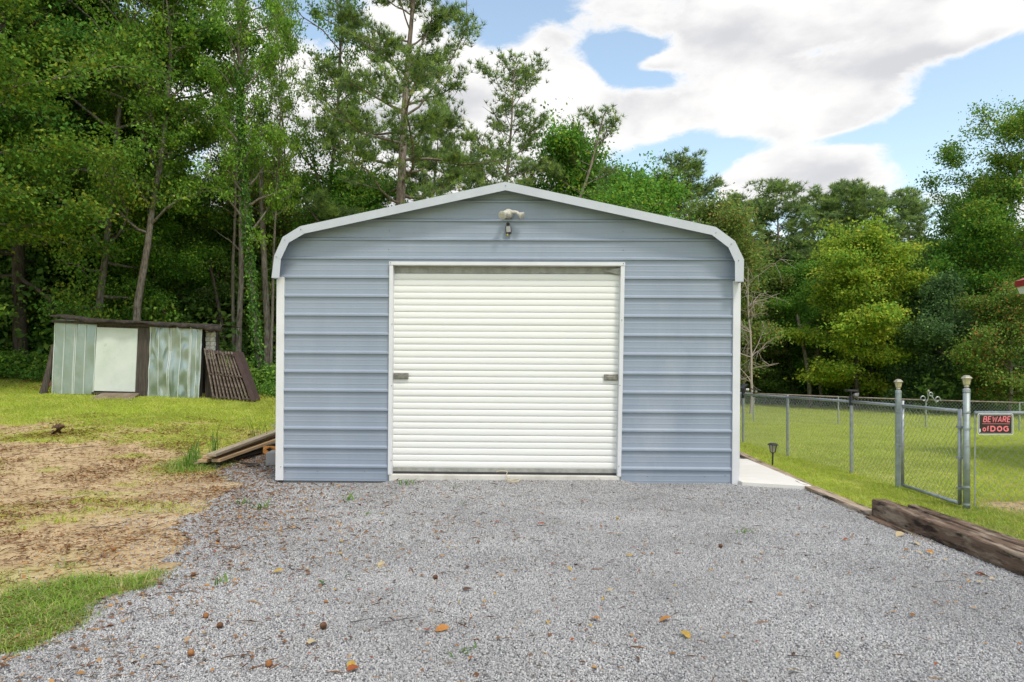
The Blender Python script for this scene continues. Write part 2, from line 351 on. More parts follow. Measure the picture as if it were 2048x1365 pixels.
    def build(s, name, m, parent=None, kind=None, smooth=False, bevel=0):
        o = link(name, s.mesh(name), m, parent, kind, smooth)
        if bevel:
            b = o.modifiers.new('bevel', 'BEVEL'); b.width = bevel; b.segments = 2; b.limit_method = 'ANGLE'
        return o
def npmesh(name, V, T, tint=None, attrs=None):
    """triangle / quad mesh from numpy arrays"""
    me = bpy.data.meshes.new(name); V = np.asarray(V, np.float32); T = np.asarray(T, np.int32); k = T.shape[1]
    me.vertices.add(len(V)); me.vertices.foreach_set('co', V.ravel())
    me.loops.add(T.size); me.loops.foreach_set('vertex_index', T.ravel())
    me.polygons.add(len(T)); me.polygons.foreach_set('loop_start', np.arange(0, T.size, k, dtype=np.int32))
    try: me.polygons.foreach_set('loop_total', np.full(len(T), k, np.int32))
    except Exception: pass
    if tint is not None:
        a = me.attributes.new('tint', 'FLOAT_COLOR', 'POINT')
        c = np.ones((len(V), 4), np.float32); c[:, :3] = tint; a.data.foreach_set('color', c.ravel())
    if attrs:
        for n_, arr in attrs.items():
            a = me.attributes.new(n_, 'FLOAT', 'POINT'); a.data.foreach_set('value', np.asarray(arr, np.float32))
    me.update(); me.validate(); return me

# ---------------------------------------------------------------- scatter with geometry nodes (for uncountable stuff only)
def variants(name, meshes):
    c = bpy.data.collections.new(name)
    for i, me in enumerate(meshes):
        o = bpy.data.objects.new(name + '_piece', me); c.objects.link(o)
    return c
def scatter(name, pts, rot, scl, idx, coll):
    me = bpy.data.meshes.new(name); n = len(pts); me.vertices.add(n); me.vertices.foreach_set('co', np.asarray(pts, np.float32).ravel())
    a = me.attributes.new('rot', 'FLOAT_VECTOR', 'POINT'); a.data.foreach_set('vector', np.asarray(rot, np.float32).ravel())
    a = me.attributes.new('scl', 'FLOAT_VECTOR', 'POINT'); a.data.foreach_set('vector', np.asarray(scl, np.float32).ravel())
    a = me.attributes.new('idx', 'INT', 'POINT'); a.data.foreach_set('value', np.asarray(idx, np.int32))
    o = link(name, me, None, None, 'stuff')
    ng = bpy.data.node_groups.new(name, 'GeometryNodeTree')
    ng.interface.new_socket('Geometry', in_out='INPUT', socket_type='NodeSocketGeometry'); ng.interface.new_socket('Geometry', in_out='OUTPUT', socket_type='NodeSocketGeometry')
    N, L = ng.nodes, ng.links; gi = N.new('NodeGroupInput'); go = N.new('NodeGroupOutput'); ip = N.new('GeometryNodeInstanceOnPoints')
    ci = N.new('GeometryNodeCollectionInfo'); ci.inputs['Collection'].default_value = coll; ci.inputs['Separate Children'].default_value = True; ci.inputs['Reset Children'].default_value = True
    def na(nm, ty):
        q = N.new('GeometryNodeInputNamedAttribute'); q.data_type = ty; q.inputs['Name'].default_value = nm
        return [s_ for s_ in q.outputs if s_.enabled and s_.name == 'Attribute'][0]
    L.new(gi.outputs[0], ip.inputs['Points']); L.new(ci.outputs[0], ip.inputs['Instance']); ip.inputs['Pick Instance'].default_value = True
    L.new(na('idx', 'INT'), ip.inputs['Instance Index'])
    er = N.new('FunctionNodeEulerToRotation'); L.new(na('rot', 'FLOAT_VECTOR'), er.inputs[0]); L.new(er.outputs[0], ip.inputs['Rotation'])
    L.new(na('scl', 'FLOAT_VECTOR'), ip.inputs['Scale']); L.new(ip.outputs[0], go.inputs[0])
    md = o.modifiers.new('scatter', 'NODES'); md.node_group = ng
    return o

# ---------------------------------------------------------------- ground
gl = [G(*p) for p in ((-120, 1345), (0, 1308), (110, 1275), (180, 1212), (290, 1165), (345, 1105), (362, 1050), (440, 1005), (478, 968), (430, 948), (460, 925), (540, 905), (553, 870))]
GRAVEL = [(-6.5, 1.0), (-3.9, 2.6)] + gl + [(-3.3, 15), (4.05, 15.0), (3.98, 13.0), (3.62, 10.2), (3.38, 7.6), (3.30, 6.3), (3.30, 1.0)]
PAD = [(2.70, 8.36), (2.70, 10.2), (3.52, 10.2), (3.40, 7.72), (2.70, 8.02)]
def gravel_mask(x, y):
    wx = x + (fbm(x * 3, y * 3, 11) - .5) * .45 * (x < 1); wy = y + (fbm(x * 3, y * 3, 17) - .5) * .45 * (x < 1)
    return inpoly(wx, wy, GRAVEL)
def grass_f(x, y):
    n = fbm(x * .9, y * .9, 21); n2 = fbm(x * .35, y * .35, 31); n3 = fbm(x * 3.2, y * 3.2, 33)
    far = sm(-.6, .7, y - 13.0 + (n - .5) * 3.5 + (n2 - .5) * 2)
    mid = sm(.54 - .10 * sm(9.5, 12.5, y), .72 - .1 * sm(9.5, 12.5, y), n * .6 + n3 * .4 + .06 * sm(-7, -10, x) + .06 * sm(10, 12, y)) * .65 * (.35 + .65 * sm(6.5, 8.5, y))
    near = sm(.40, -.40, y - 4.22 + (n - .5) * 2.2 + (n3 - .5) * 1.4) * (.55 + .45 * sm(.3, .55, n3)) 
    lb = np.maximum(np.maximum(far, mid), near)
    patch = np.exp(-(((x + 4.3) / .5) ** 2 + ((y - 9.7) / .7) ** 2)); lb = np.maximum(lb, patch)
    rb = 1 - .75 * sm(.60, .42, n3 * .5 + n * .5) * np.exp(-((y - 6.9) / 2.3) ** 2) * sm(4.4, 4.7, x)
    rb = np.where((y < 7.0 + .25 * (n3 - .5)) & (y > 6.15 + .5 * (n3 - .5)) & (x > 4.75), .05, rb)
    return np.where(x < 0, lb, rb)
def floor_f(x, y):
    n = fbm(x * .5, y * .5, 41)
    l = sm(18.0, 20.5, y + (n - .5) * 3); r = sm(41, 44, y + (n - .5) * 4)
    b = sm(-4, 4, x); return l * (1 - b) + r * b
def graded(a, b, step, lo, hi):
    c = list(np.arange(a, b + 1e-6, step)); s = step; v = a
    L_ = []
    while v > lo: s *= 1.22; v -= s; L_.append(v)
    s = step; v = b; R_ = []
    while v < hi: s *= 1.22; v += s; R_.append(v)
    return np.array(L_[::-1] + c + R_)
gx = graded(-14, 12, .12, -900, 900); gy = graded(1.5, 24, .12, -300, 1500)
X, Y = np.meshgrid(gx, gy); Z = zg(X, Y)
gm_ = gravel_mask(X, Y) & (np.abs(X) < 12)
Z = Z + (fbm(X * 2.5, Y * 2.5, 5) - .5) * .035 * sm(26, 20, Y) * (~gm_) * (np.abs(X) < 14)
Z = np.where(gm_, np.minimum(Z, 0) * 0 - .012 + zg(X, Y), Z)
nx, ny = len(gx), len(gy); I = np.arange(nx * ny).reshape(ny, nx)
Q = np.stack([I[:-1, :-1], I[:-1, 1:], I[1:, 1:], I[1:, :-1]], -1).reshape(-1, 4)
me = npmesh('ground', np.stack([X, Y, Z], -1).reshape(-1, 3), Q, attrs={'grass': grass_f(X, Y).ravel(), 'floor': floor_f(X, Y).ravel()})
gnd = link('ground', me, ground_mat(), None, 'structure', True)
# gravel sheet with an uneven edge
gx2 = np.arange(-6.6, 4.2, .06); gy2 = np.arange(1.0, 15.1, .06); X2, Y2 = np.meshgrid(gx2, gy2)
m2 = gravel_mask(X2 + .03, Y2 + .03)[:-1, :-1]; I2 = np.arange(X2.size).reshape(X2.shape)
Q2 = np.stack([I2[:-1, :-1], I2[:-1, 1:], I2[1:, 1:], I2[1:, :-1]], -1)[m2]
Z2 = zg(X2, Y2) + .006 + (fbm(X2 * 1.4, Y2 * 1.4, 8) - .5) * .03 * sm(8.0, 7.0, Y2) + .042 * np.exp(-((Y2 - 8.15) / .45) ** 2) * sm(-1.62, -1.38, X2) * sm(1.52, 1.28, X2)
me = npmesh('gravel_driveway', np.stack([X2, Y2, Z2], -1).reshape(-1, 3), Q2)
link('gravel_driveway', me, gravel_mat(), None, 'structure', True)
def door_bank(x, y): return .042 * np.exp(-((y - 8.15) / .45) ** 2) * sm(-1.62, -1.38, x) * sm(1.52, 1.28, x)
def zgr(x, y): return zg(x, y) + .006 + (fbm(x * 1.4, y * 1.4, 8) - .5) * .03 * sm(8.0, 7.0, y) + door_bank(x, y)
mb = MB(); n = len(PAD); mb.add([(x, y, .055) for x, y in PAD] + [(x, y, -.08) for x, y in PAD], [tuple(range(n))[::-1], tuple(range(n, 2 * n))] + [(i, (i + 1) % n, (i + 1) % n + n, i + n) for i in range(n)])
mb.build('concrete_pad', MT['concrete'], None, 'structure', bevel=.01)

# ---------------------------------------------------------------- garage
S8 = 8.22 / F
garage = empty('garage', (-.072, 8.22, 0), (0, .0062, -.0157), 'blue-grey corrugated metal garage with a cream roll-up door at the end of the gravel', 'garage')
def lx(px, s=S8): return (px - 1024) * s + .072
def lz(py, s=S8): return HC - (py - HY) * s
S7 = 8.05 / F
outer = [(540, 558), (545, 515), (562, 477), (596, 456), (1008, 366), (1426, 455), (1464, 483), (1481, 518), (1480.5, 562)]
inner = [(554, 558), (557, 521), (573, 487), (604, 469), (1008, 381), (1419, 469), (1452, 494), (1465, 522), (1465.5, 562)]
OUT = [(lx(a, S7), lz(b, S7)) for a, b in outer]; INN = [(lx(a, S7), lz(b, S7)) for a, b in inner]
def xlim(z):
    """half widths of the roof line at height z (wall plane)"""
    pts = [(lx(a, S8), lz(b, S8)) for a, b in outer]; L_ = pts[:5]; R_ = pts[4:]
    def it(seg, z):
        for (x0, z0), (x1, z1) in zip(seg[:-1], seg[1:]):
            if min(z0, z1) <= z <= max(z0, z1) and z0 != z1: return x0 + (x1 - x0) * (z - z0) / (z1 - z0)
        return None
    return it(L_, z), it(R_, z)
def prof(z0, z1, zr0, pitch=.2286):
    """profile points (z, depth out of wall) of the sheeting"""
    pts = []; k0 = math.floor((z0 - zr0) / pitch) - 1
    zz = zr0 + k0 * pitch
    while zz < z1 + pitch:
        for dz, dd in ((-.016, 0), (-.012, .024), (.006, .024), (.022, .004), (.026, 0), (.072, 0), (.077, .0014), (.087, .0014), (.092, 0), (.136, 0), (.141, .0014), (.151, .0014), (.156, 0)):
            pts.append((zz + dz, dd))
        zz += pitch
    pts = [p for p in pts if z0 < p[0] < z1]
    return [(z0, pts[0][1] * 0)] + pts + [(z1, pts[-1][1] * 0)]
ZR0 = lz(935.5)
def panel(name, xa, xb, z0, z1):
    mb = MB(); pr = prof(z0, z1, ZR0); vs = []
    for z, d in pr:
        a = xa(z) if callable(xa) else xa; b = xb(z) if callable(xb) else xb
        wv = .0
        vs += [(a, -d + wv, z), (b, -d + wv, z)]
    fs = [(2 * i, 2 * i + 1, 2 * i + 3, 2 * i + 2) for i in range(len(pr) - 1)]
    mb.add(vs, fs); return mb.build(name, MT['siding'], garage)
zE = lz(559); zH = lz(526)
panel('wall_panel', lambda z: lx(563) if z < zE else xlim(max(z, zE + .01))[0] + .05, lx(777), lz(965), zH)
panel('wall_panel', lx(1240), lambda z: lx(1463) if z < zE else xlim(max(z, zE + .02))[1] - .05, lz(967), zH)
def gl_(z): return min(xlim(z)[0] + .03, -.002)
def gr_(z): return max(xlim(z)[1] - .03, .002)
panel('gable_panel', gl_, gr_, zH, lz(372))
# corner trims, skirts
for a, b, zt in ((550, 565.5, 557), (1460.5, 1475, 561)):
    mb = MB(); x0, x1 = lx(a), lx(b); mb.box((x0, -.030, lz(964)), (x1, .02, lz(zt)))
    sx = x0 if a < 1000 else x1 - .002
    mb.box((sx, .0205, lz(964)), (sx + .002, .09, lz(zt))); mb.build('corner_trim', MT['white'], garage, bevel=.004)
# side and back walls (sheets 9 in ribs), roof
for sx, px in ((-1, 551), (1, 1474)):
    x0 = lx(px); mb = MB(); pr = prof(lz(964), zE + .1, ZR0)
    vs = []
    for z, d in pr: vs += [(x0 + sx * (d - .02), .092, z), (x0 + sx * (d - .02), 6.9, z)]
    mb.add(vs, [(2 * i, 2 * i + 1, 2 * i + 3, 2 * i + 2) for i in range(len(pr) - 1)]); mb.build('side_wall', MT['siding'], garage)
mb = MB(); mb.prism([(x * .99, z - .02) for x, z in OUT] + [(lx(1474), 0), (lx(551), 0)], 6.88, 6.9); mb.build('back_wall', MT['siding'], garage)
for i in range(len(OUT) - 1):
    (x0, z0), (x1, z1) = OUT[i], OUT[i + 1]; dv = Vector((x1 - x0, 0, z1 - z0)).normalized(); nv = Vector((-dv.z, 0, dv.x))
    a, b = Vector((x0, 0, z0)), Vector((x1, 0, z1)); t = .004
    mb = MB(); L_ = (b - a).length; nn = max(2, int(L_ / .23)); vs = []
    mb.prism([(a.x, a.z), (b.x, b.z), (b.x - nv.x * .012, b.z - nv.z * .012), (a.x - nv.x * .012, a.z - nv.z * .012)], -.158, 7.0)
    yy = .05
    while yy < 6.9:
        p0, p1 = a + nv * .001, b + nv * .001
        mb.add([(p0.x, yy, p0.z), (p1.x, yy, p1.z), (p1.x + nv.x * .02, yy + .018, p1.z + nv.z * .02), (p0.x + nv.x * .02, yy + .018, p0.z + nv.z * .02), (p0.x + nv.x * .02, yy + .034, p0.z + nv.z * .02), (p1.x + nv.x * .02, yy + .034, p1.z + nv.z * .02), (p1.x, yy + .052, p1.z), (p0.x, yy + .052, p0.z)], [(0, 1, 2, 3), (3, 2, 5, 4), (4, 5, 6, 7)]); yy += .2286
    mb.build('roof_panel', MT['siding'], garage)
# fascia: one bent strip per facet
for i in range(len(OUT) - 1):
    (x0, z0), (x1, z1) = OUT[i], OUT[i + 1]; (u0, w0), (u1, w1) = INN[i], INN[i + 1]
    y = -.172 - (.003 if i % 2 else 0)
    ux, uz = (x0 - u0) * .12, (z0 - w0) * .12; vx, vz = (x1 - u1) * .12, (z1 - w1) * .12
    mb = MB(); mb.prism([(u0, w0), (u1, w1), (x1 + vx, z1 + vz), (x0 + ux, z0 + uz)], y, y + .006)
    mb.add([(x0 + ux, y + .0062, z0 + uz), (x1 + vx, y + .0062, z1 + vz), (x1 + vx, y + .11, z1 + vz), (x0 + ux, y + .11, z0 + uz)], [(0, 1, 2, 3)])
    mb.build('fascia_trim', MT['roofpaint'], garage)
# roof bow tubes seen under the overhang
# door opening
JL0, JL1 = 776.5, 784.0
zD = lz(950)
def jamb(top, bot, sgn):
    mb = MB(); (a0, a1), (b0, b1) = top, bot; zt, zb = lz(533), lz(951)
    A0, A1, B0, B1 = lx(a0), lx(a1), lx(b0), lx(b1)
    mb.add([(A0, -.042, zt), (A1, -.042, zt), (B1, -.042, zb), (B0, -.042, zb), (A0, .10, zt), (A1, .10, zt), (B1, .10, zb), (B0, .10, zb)],
           [(0, 3, 2, 1), (4, 5, 6, 7), (0, 1, 5, 4), (1, 2, 6, 5), (2, 3, 7, 6), (3, 0, 4, 7)])
    return mb.build('door_jamb', MT['white'], garage, bevel=.004)
jamb((776.5, 784), (776, 783.5), 1); jamb((1237.5, 1245.5), (1233, 1240.5), -1)
mb = MB(); mb.box((lx(776), -.046, lz(532.5)), (lx(1246), .10, lz(525.5))); mb.build('door_header', MT['white'], garage, bevel=.004)
door = empty('roll_up_door', (0, 0, 0)); door.parent = garage
# hood behind header, stained
mb = MB(); mb.box((lx(784), .055, lz(546)), (lx(1238), .30, lz(533))); mb.build('hood', MT['hood'], door)
mb = MB(); a = lx(1205); b = lx(1238)
mb.add([(a, .03, lz(541)), (b, .0, lz(535)), (b, .0, lz(549)), (lx(1222), .028, lz(546))], [(0, 3, 2, 1)]); mb.build('bent_flap', MT['hood'], door)
# slats
pitch = 13.08 * S8; zt = lz(546.5); nsl = 30
sp = [(0, .013), (.003, .006), (.009, .0015), (.030, 0), (.050, .001), (.062, .004), (.071, .009), (.0755, .013), (.0775, .014)]
me_s = {}
for i in range(nsl):
    z = zt - i * pitch; mb = MB(); xa = lx(781); xb = lx(1237.2 - 4.2 * i / nsl); vs = []
    for dz, dd in sp: vs += [(0, dd, -dz * pitch / .0775), (1, dd, -dz * pitch / .0775)]
    if not me_s: me_s['m'] = mb.add(vs, [(2 * k, 2 * k + 2, 2 * k + 3, 2 * k + 1) for k in range(len(sp) - 1)]).mesh('slat')
    o = link('slat', me_s['m'], MT['door'], door); o.location = (xa, .052 + (.004 * math.sin(i * 1.7)), z); o.scale = (xb - xa, 1, 1)
zb_ = zt - nsl * pitch
mb = MB(); mb.box((lx(783), .052, lz(946)), (lx(1234), .075, zb_)); mb.build('bottom_bar', MT['hood'], door)
mb = MB(); mb.box((lx(783), .046, lz(950.5)), (lx(1234), .09, lz(946))); mb.build('rubber_seal', MT['rubber'], door)
for a, b in ((784.5, 814), (1207, 1236)):
    lt = MB(); lt.box((lx(a), .030, lz(760)), (lx(b), .050, lz(747.5))); lt_o = lt.build('latch', MT['steel'], door, bevel=.006)
    mb = MB(); mb.box((lx(a + 6), .018, lz(757)), (lx(b - 4), .031, lz(752))); mb.tube([(lx(a + 4), .022, lz(753)), (lx(b - 9), .022, lz(753))], .006)
    mb.build('bolt', MT['steel'], door)
mb = MB(); mb.box((lx(778), -.035, -.10), (lx(1238), .5, lz(950.6))); mb.build('foundation_slab', MT['slab'], garage, bevel=.008)
mb = MB(); mb.box((lx(560), .05, -.05), (lx(1468), .16, .02)); mb.build('base_rail', MT['galv'], garage)
# screws
scr = MB().lathe([(.0055, 0), (.0055, .003), (.003, .006)], 8, Matrix.Rotation(math.radians(90), 4, 'X')).mesh('screw')
for px, py, dd in ((775, 463, 0), (1242, 463, 0), (774, 500, 0), (1243, 500, 0), (568, 947, 0), (634, 946, 0), (728, 946, 0), (1294, 951, 0), (1407, 950, 0), (1448, 948, 0), (597, 517, 0), (1247, 708, 0),
                   (779.5, 528, .047), (1242.5, 528, .047), (561, 937, .031), (565, 532, 0), (783, 773, .043), (783, 922, .043), (783, 650, .043), (1240, 640, .043), (1237, 770, .043), (1236, 930, .043)):
    o = link('screw', scr, MT['steel'], garage); o.location = (lx(px), -.001 - dd, lz(py))
for px, py in ((597, 461), (565, 482), (548, 516), (1008, 372), (1427, 465), (1457, 487), (1472, 520)):
    o = link('screw', scr, MT['galv'], garage); o.location = (lx(px, S7), -.177, lz(py, S7))
for k in range(13):
    o = link('screw', scr, MT['steel'], garage); o.location = (lx(800 + k * 34.5), .052, lz(536))

# security light on the gable
def gpt(px, py, y): return (lx(px) - .072, 8.22 + y, lz(py) - (lx(px)) * .0062)
sl_ = empty('flood_light', gpt(1017, 429, -.03), (0, 0, 0), 'white twin-head flood light mounted on the garage gable under the peak', 'flood light')
Ry = Matrix.Rotation(math.radians(90), 4, 'X')
mb = MB(); mb.lathe([(.058, -.02), (.058, .012), (.053, .03), (.043, .055), (.025, .068), (.005, .072)], 20, Ry); mb.build('housing', MT['ivory'], sl_, smooth=False, bevel=.003)
def head(p, q, r, nm):
    p, q = Vector(p), Vector(q); d = (q - p).normalized(); L_ = (q - p).length
    m_ = Matrix.Translation(p) @ d.to_track_quat('Z', 'Y').to_matrix().to_4x4()
    h = MB().lathe([(.017, 0), (.02, .01), (.02, L_ * .45), (.028, L_ * .5), (.032, L_ * .62), (r, L_ * .97), (r, L_)], 20, m_).build('lamp_head', MT['ivory'], sl_)
    MB().lathe([(r * .93, L_ + .001), (r * .9, L_ + .006), (r * .5, L_ + .012), (.004, L_ + .014)], 20, m_).build('lens', MT['lensglass'], h)
head((-.03, -.06, 0), (-.072, -.15, -.055), .05, 'l')
mb = MB(); mb.tube([(.03, -.05, .01), (.08, -.065, .005), (.115, -.07, -.004)], [.022, .019, .016], 12); mb.build('arm', MT['ivory'], sl_)
mb = MB(); mb.tube([(-.025, -.04, .012), (-.05, -.07, -.002), (-.045, -.09, -.02)], [.022, .021, .018], 12); mb.build('arm', MT['ivory'], sl_)
head((.105, -.07, -.01), (.165, -.095, -.048), .046, 'r')
hb = empty('hanging_box', gpt(1016, 450, -.02), (0, math.radians(-6), 0), 'small black box with a brass plug hanging below the flood light', 'box')
mb = MB(); mb.lathe([(.022, -.01), (.022, .012), (.010, .012), (.010, -.01)], 16, Ry); mb.build('mounting_ring', MT['black'], hb)
mb = MB(); mb.box((-.036, -.055, -.118), (.032, -.0, -.03)); mb.build('case', MT['black'], hb, bevel=.006)
mb = MB(); mb.box((-.028, -.060, -.105), (.024, -.0555, -.036)); mb.build('face_plate', MT['block'], hb)
mb = MB(); mb.tube([(-.018, -.03, -.118), (-.02, -.03, -.142)], .012, 12); mb.build('brass_plug', MT['brass'], hb)
# pull rope at the door foot
pts = [gpt(993, 944, -.02), gpt(1004, 941, -.03), gpt(1014, 943, -.05), gpt(1013, 950, -.07), gpt(1018, 957, -.10), (-.06, 8.05, .07), (.0, 8.02, .062), (.06, 8.04, .06), (.09, 8.08, .062), (.07, 8.12, .068), (0, 8.1, .064), (-.05, 8.02, .06), (-.03, 7.97, .058), (.05, 7.98, .058), (.085, 8.03, .06)]
def smooth_pts(pts, n=5):
    pts = [Vector(p) for p in pts]; out = []
    for i in range(len(pts) - 1):
        p0, p1, p2, p3 = pts[max(i - 1, 0)], pts[i], pts[i + 1], pts[min(i + 2, len(pts) - 1)]
        for k in range(n):
            t = k / n; out.append(.5 * ((2 * p1) + (p2 - p0) * t + (2 * p0 - 5 * p1 + 4 * p2 - p3) * t * t + (3 * p1 - p0 - 3 * p2 + p3) * t ** 3))
    return out + [pts[-1]]
o = MB().tube(smooth_pts(pts), .0055, 6).build('pull_rope', MT['rope'], None, smooth=True)
tag(o, 'pale cotton pull rope lying in a loop at the foot of the roll-up door', 'rope')

# ---------------------------------------------------------------- shed at the left
SD = 17.0; SS = SD / F
shed = empty('shed', (float((250 - 1024) * SS), SD, .75), (0, 0, 0), 'old sheet-metal shed with sagging tar felt roof at the edge of the wood', 'shed')
sx0 = (250 - 1024) * SS
def shx(px): return (px - 1024) * SS - sx0
def shz(py): return HC - (py - HY) * SS - .75
def crumple(name, corners, depth, m, seed, amp, nu=40, nv=40, ribs=()):
    """metal sheet as a dented grid; corners: tl,tr,br,bl in photo pixels"""
    (tl, tr, br, bl) = corners; u, v = np.meshgrid(np.linspace(0, 1, nu), np.linspace(0, 1, nv))
    px = (tl[0] * (1 - u) + tr[0] * u) * (1 - v) + (bl[0] * (1 - u) + br[0] * u) * v
    py = (tl[1] * (1 - u) + tr[1] * u) * (1 - v) + (bl[1] * (1 - u) + br[1] * u) * v
    d = (fbm(u * 2.2 + seed, v * 3.2 + seed, seed, 2) - .5) * amp * 1.4
    d += amp * .45 * np.abs(((fbm(u * 1.6 + v * 1.2 + seed, v * 2.2 - u * 1.0, seed + 5, 1)) * 4) % 1 - .5) * sm(.3, .6, fbm(u * 2 + 7, v * 3, seed + 9, 1))
    Xs = shx(px); Zs = shz(py); V = np.stack([Xs, depth + d, Zs], -1).reshape(-1, 3); I_ = np.arange(nu * nv).reshape(nv, nu)
    T = np.stack([I_[:-1, :-1], I_[1:, :-1], I_[1:, 1:], I_[:-1, 1:]], -1).reshape(-1, 4)
    sheet = link(name, npmesh(name, V, T), m, shed, None, True); G_ = np.stack([Xs, depth + d, Zs], -1)
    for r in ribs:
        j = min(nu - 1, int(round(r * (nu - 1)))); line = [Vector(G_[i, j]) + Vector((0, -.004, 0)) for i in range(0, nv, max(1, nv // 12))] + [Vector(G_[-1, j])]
        MB().tube(line, .013, 6).build('seam_rib', MT['ribglint'], sheet)
    return sheet
cor = [(111, 640), (196, 640), (190, 789), (104, 788)]
def sub(c, a, b):
    tl, tr, br, bl = c; f = lambda p, q, t: (p[0] + (q[0] - p[0]) * t, p[1] + (q[1] - p[1]) * t)
    return [f(tl, tr, a), f(tl, tr, b), f(bl, br, b), f(bl, br, a)]
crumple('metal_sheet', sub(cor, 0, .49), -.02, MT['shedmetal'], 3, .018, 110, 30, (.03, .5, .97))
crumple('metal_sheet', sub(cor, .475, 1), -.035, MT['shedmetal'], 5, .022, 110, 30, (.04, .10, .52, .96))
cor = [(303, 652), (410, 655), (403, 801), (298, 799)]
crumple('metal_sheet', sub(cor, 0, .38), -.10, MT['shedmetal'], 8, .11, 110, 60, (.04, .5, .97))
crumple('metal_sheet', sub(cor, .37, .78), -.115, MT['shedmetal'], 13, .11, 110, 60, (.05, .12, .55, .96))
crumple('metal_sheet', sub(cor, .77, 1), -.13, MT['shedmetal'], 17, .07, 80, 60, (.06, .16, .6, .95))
def quad(name, c, y0, y1, m, bevel=0):
    mb = MB(); mb.prism([(shx(a), shz(b)) for a, b in c], y0, y1); return mb.build(name, m, shed, bevel=bevel)
quad('door', [(196.5, 655), (278, 658), (272, 784), (190, 782)], -.05, -.01, MT['sheddoor'], .004)
quad('door_post', [(278.5, 655), (290, 656), (286, 784), (273, 784)], -.045, 0, MT['oldwood'])
quad('door_post', [(290.4, 656), (303, 657), (297, 784), (286.4, 784)], -.055, 0, MT['oldwood'])
quad('lintel', [(195, 640), (304, 645), (304, 658), (195, 655)], -.02, .02, MT['oldwood'])
quad('sill', [(186, 784), (300, 784.5), (300, 795), (186, 789)], -.06, .3, MT['oldwood'])
quad('shade_backing', [(110, 640), (408, 650), (402, 800), (106, 790)], .02, .05, MT['dark'])  # near-black sheet added in place of the shade inside the shed
quad('back_wall', [(112, 644), (404, 654), (402, 800), (108, 788)], 1.0, 1.03, MT['oldwood'])
mb = MB(); x = shx(108); mb.box((x, .05, shz(788)), (x + .03, .98, shz(645))); mb.build('side_wall', MT['shedmetal'], shed)
# flaking white side wall under the eave: rows of blocks
blk = MB().box((0, 0, 0), (.11, .045, .052)).mesh('block')
for r in range(9, 16):
    for c in range(2):
        o = link('block', blk, MT['whitebrick'], shed); o.location = (shx(408.5) + c * .118 - (r % 2) * .01, .10 + random.uniform(-.01, .01), shz(801) + r * .112 + .02)
        o.scale = (1, 1, 1.95)
quad('side_board', [(408, 655), (420, 657), (420, 801), (404, 801)], .16, .5, MT['oldwood'])
# felt roof: ragged front edge
nu = 90; u = np.linspace(0, 1, nu); V = []; 
top0 = np.array([106, 636]); top1 = np.array([441, 650])
pxs = 108 + u * 343; pyt = 634 + (u ** .9) * 17 - 5 * np.exp(-((u - .1) / .1) ** 2)
drop = 3 + 6 * fbm(u * 9, u * 0, 5, 3) + 4 * np.abs(np.sin(u * 21 + 3 * np.sin(u * 7))) - 4 * sm(.1, 0, u) + 6 * sm(.86, .95, u)
rows = []
for dy, yy, fac in ((0, 1.1, 0), (0, .7, 0), (0, .1, 0), (0, -.16, 0), (1, -.26, .35), (1, -.27, 1.0), (1, -.235, 1.0), (1, -.22, .4)):
    zz = np.array([shz(p) for p in (pyt + drop * fac)]) + 0
    rows.append(np.stack([shx(pxs), yy + .02 * np.sin(u * 40) + 0 * u, zz + (.012 * fbm(u * 20, u * 0 + yy, 2, 2))], -1))
V = np.concatenate(rows); I_ = np.arange(len(V)).reshape(len(rows), nu)
T = np.stack([I_[:-1, :-1], I_[1:, :-1], I_[1:, 1:], I_[:-1, 1:]], -1).reshape(-1, 4)
link('felt_roof', npmesh('felt_roof', V, T), MT['tar'], shed)
mb = MB(); mb.prism([(shx(112), shz(641)), (shx(418), shz(655)), (shx(418), shz(660)), (shx(112), shz(646))], -.14, 1.0); mb.build('roof_deck', MT['oldwood'], shed)
mb = MB(); c0 = Vector((shx(432), -.22, shz(652))); 
mb.add([c0, (shx(446), -.2, shz(651)), (shx(445), -.18, shz(666)), (shx(441), -.2, shz(671)), (shx(434), -.21, shz(660)), (shx(428), -.16, shz(668)), (shx(424), -.2, shz(654))], [(0, 1, 2), (0, 2, 3), (0, 3, 4), (0, 4, 5), (0, 5, 6)])
mb.build('torn_felt_flap', MT['tar'], shed)
o = MB(); a = P(205, 786, 16.85); b = P(279, 787, 16.85); c = P(252, 806, 16.0); d = P(163, 805, 16.0); t = Vector((0, 0, .03))
o.add([a, b, c, d, a - t, b - t, c - t, d - t], [(0, 3, 2, 1), (4, 5, 6, 7), (0, 1, 5, 4), (1, 2, 6, 5), (2, 3, 7, 6), (3, 0, 4, 7)])
tag(o.build('ramp', MT['plyramp'], None), 'weathered plywood ramp sloping down from the shed door to the grass', 'ramp')
o = MB().tube([P(86, 790, 16.9), P(97, 745, 17), P(108, 690, 17.1)], [.09, .07, .05], 8).build('leaning_post', MT['oldwood'], None)
tag(o, 'dark crooked post leaning against the left end of the shed', 'post')
p = P(98, 768, 17.6); o = MB().box((p.x - .05, p.y, p.z - .06), (p.x + .05, p.y + .2, p.z + .06)).build('brick', MT['brickred'], None, bevel=.005)
tag(o, 'orange brick standing beside the left end of the shed', 'brick')
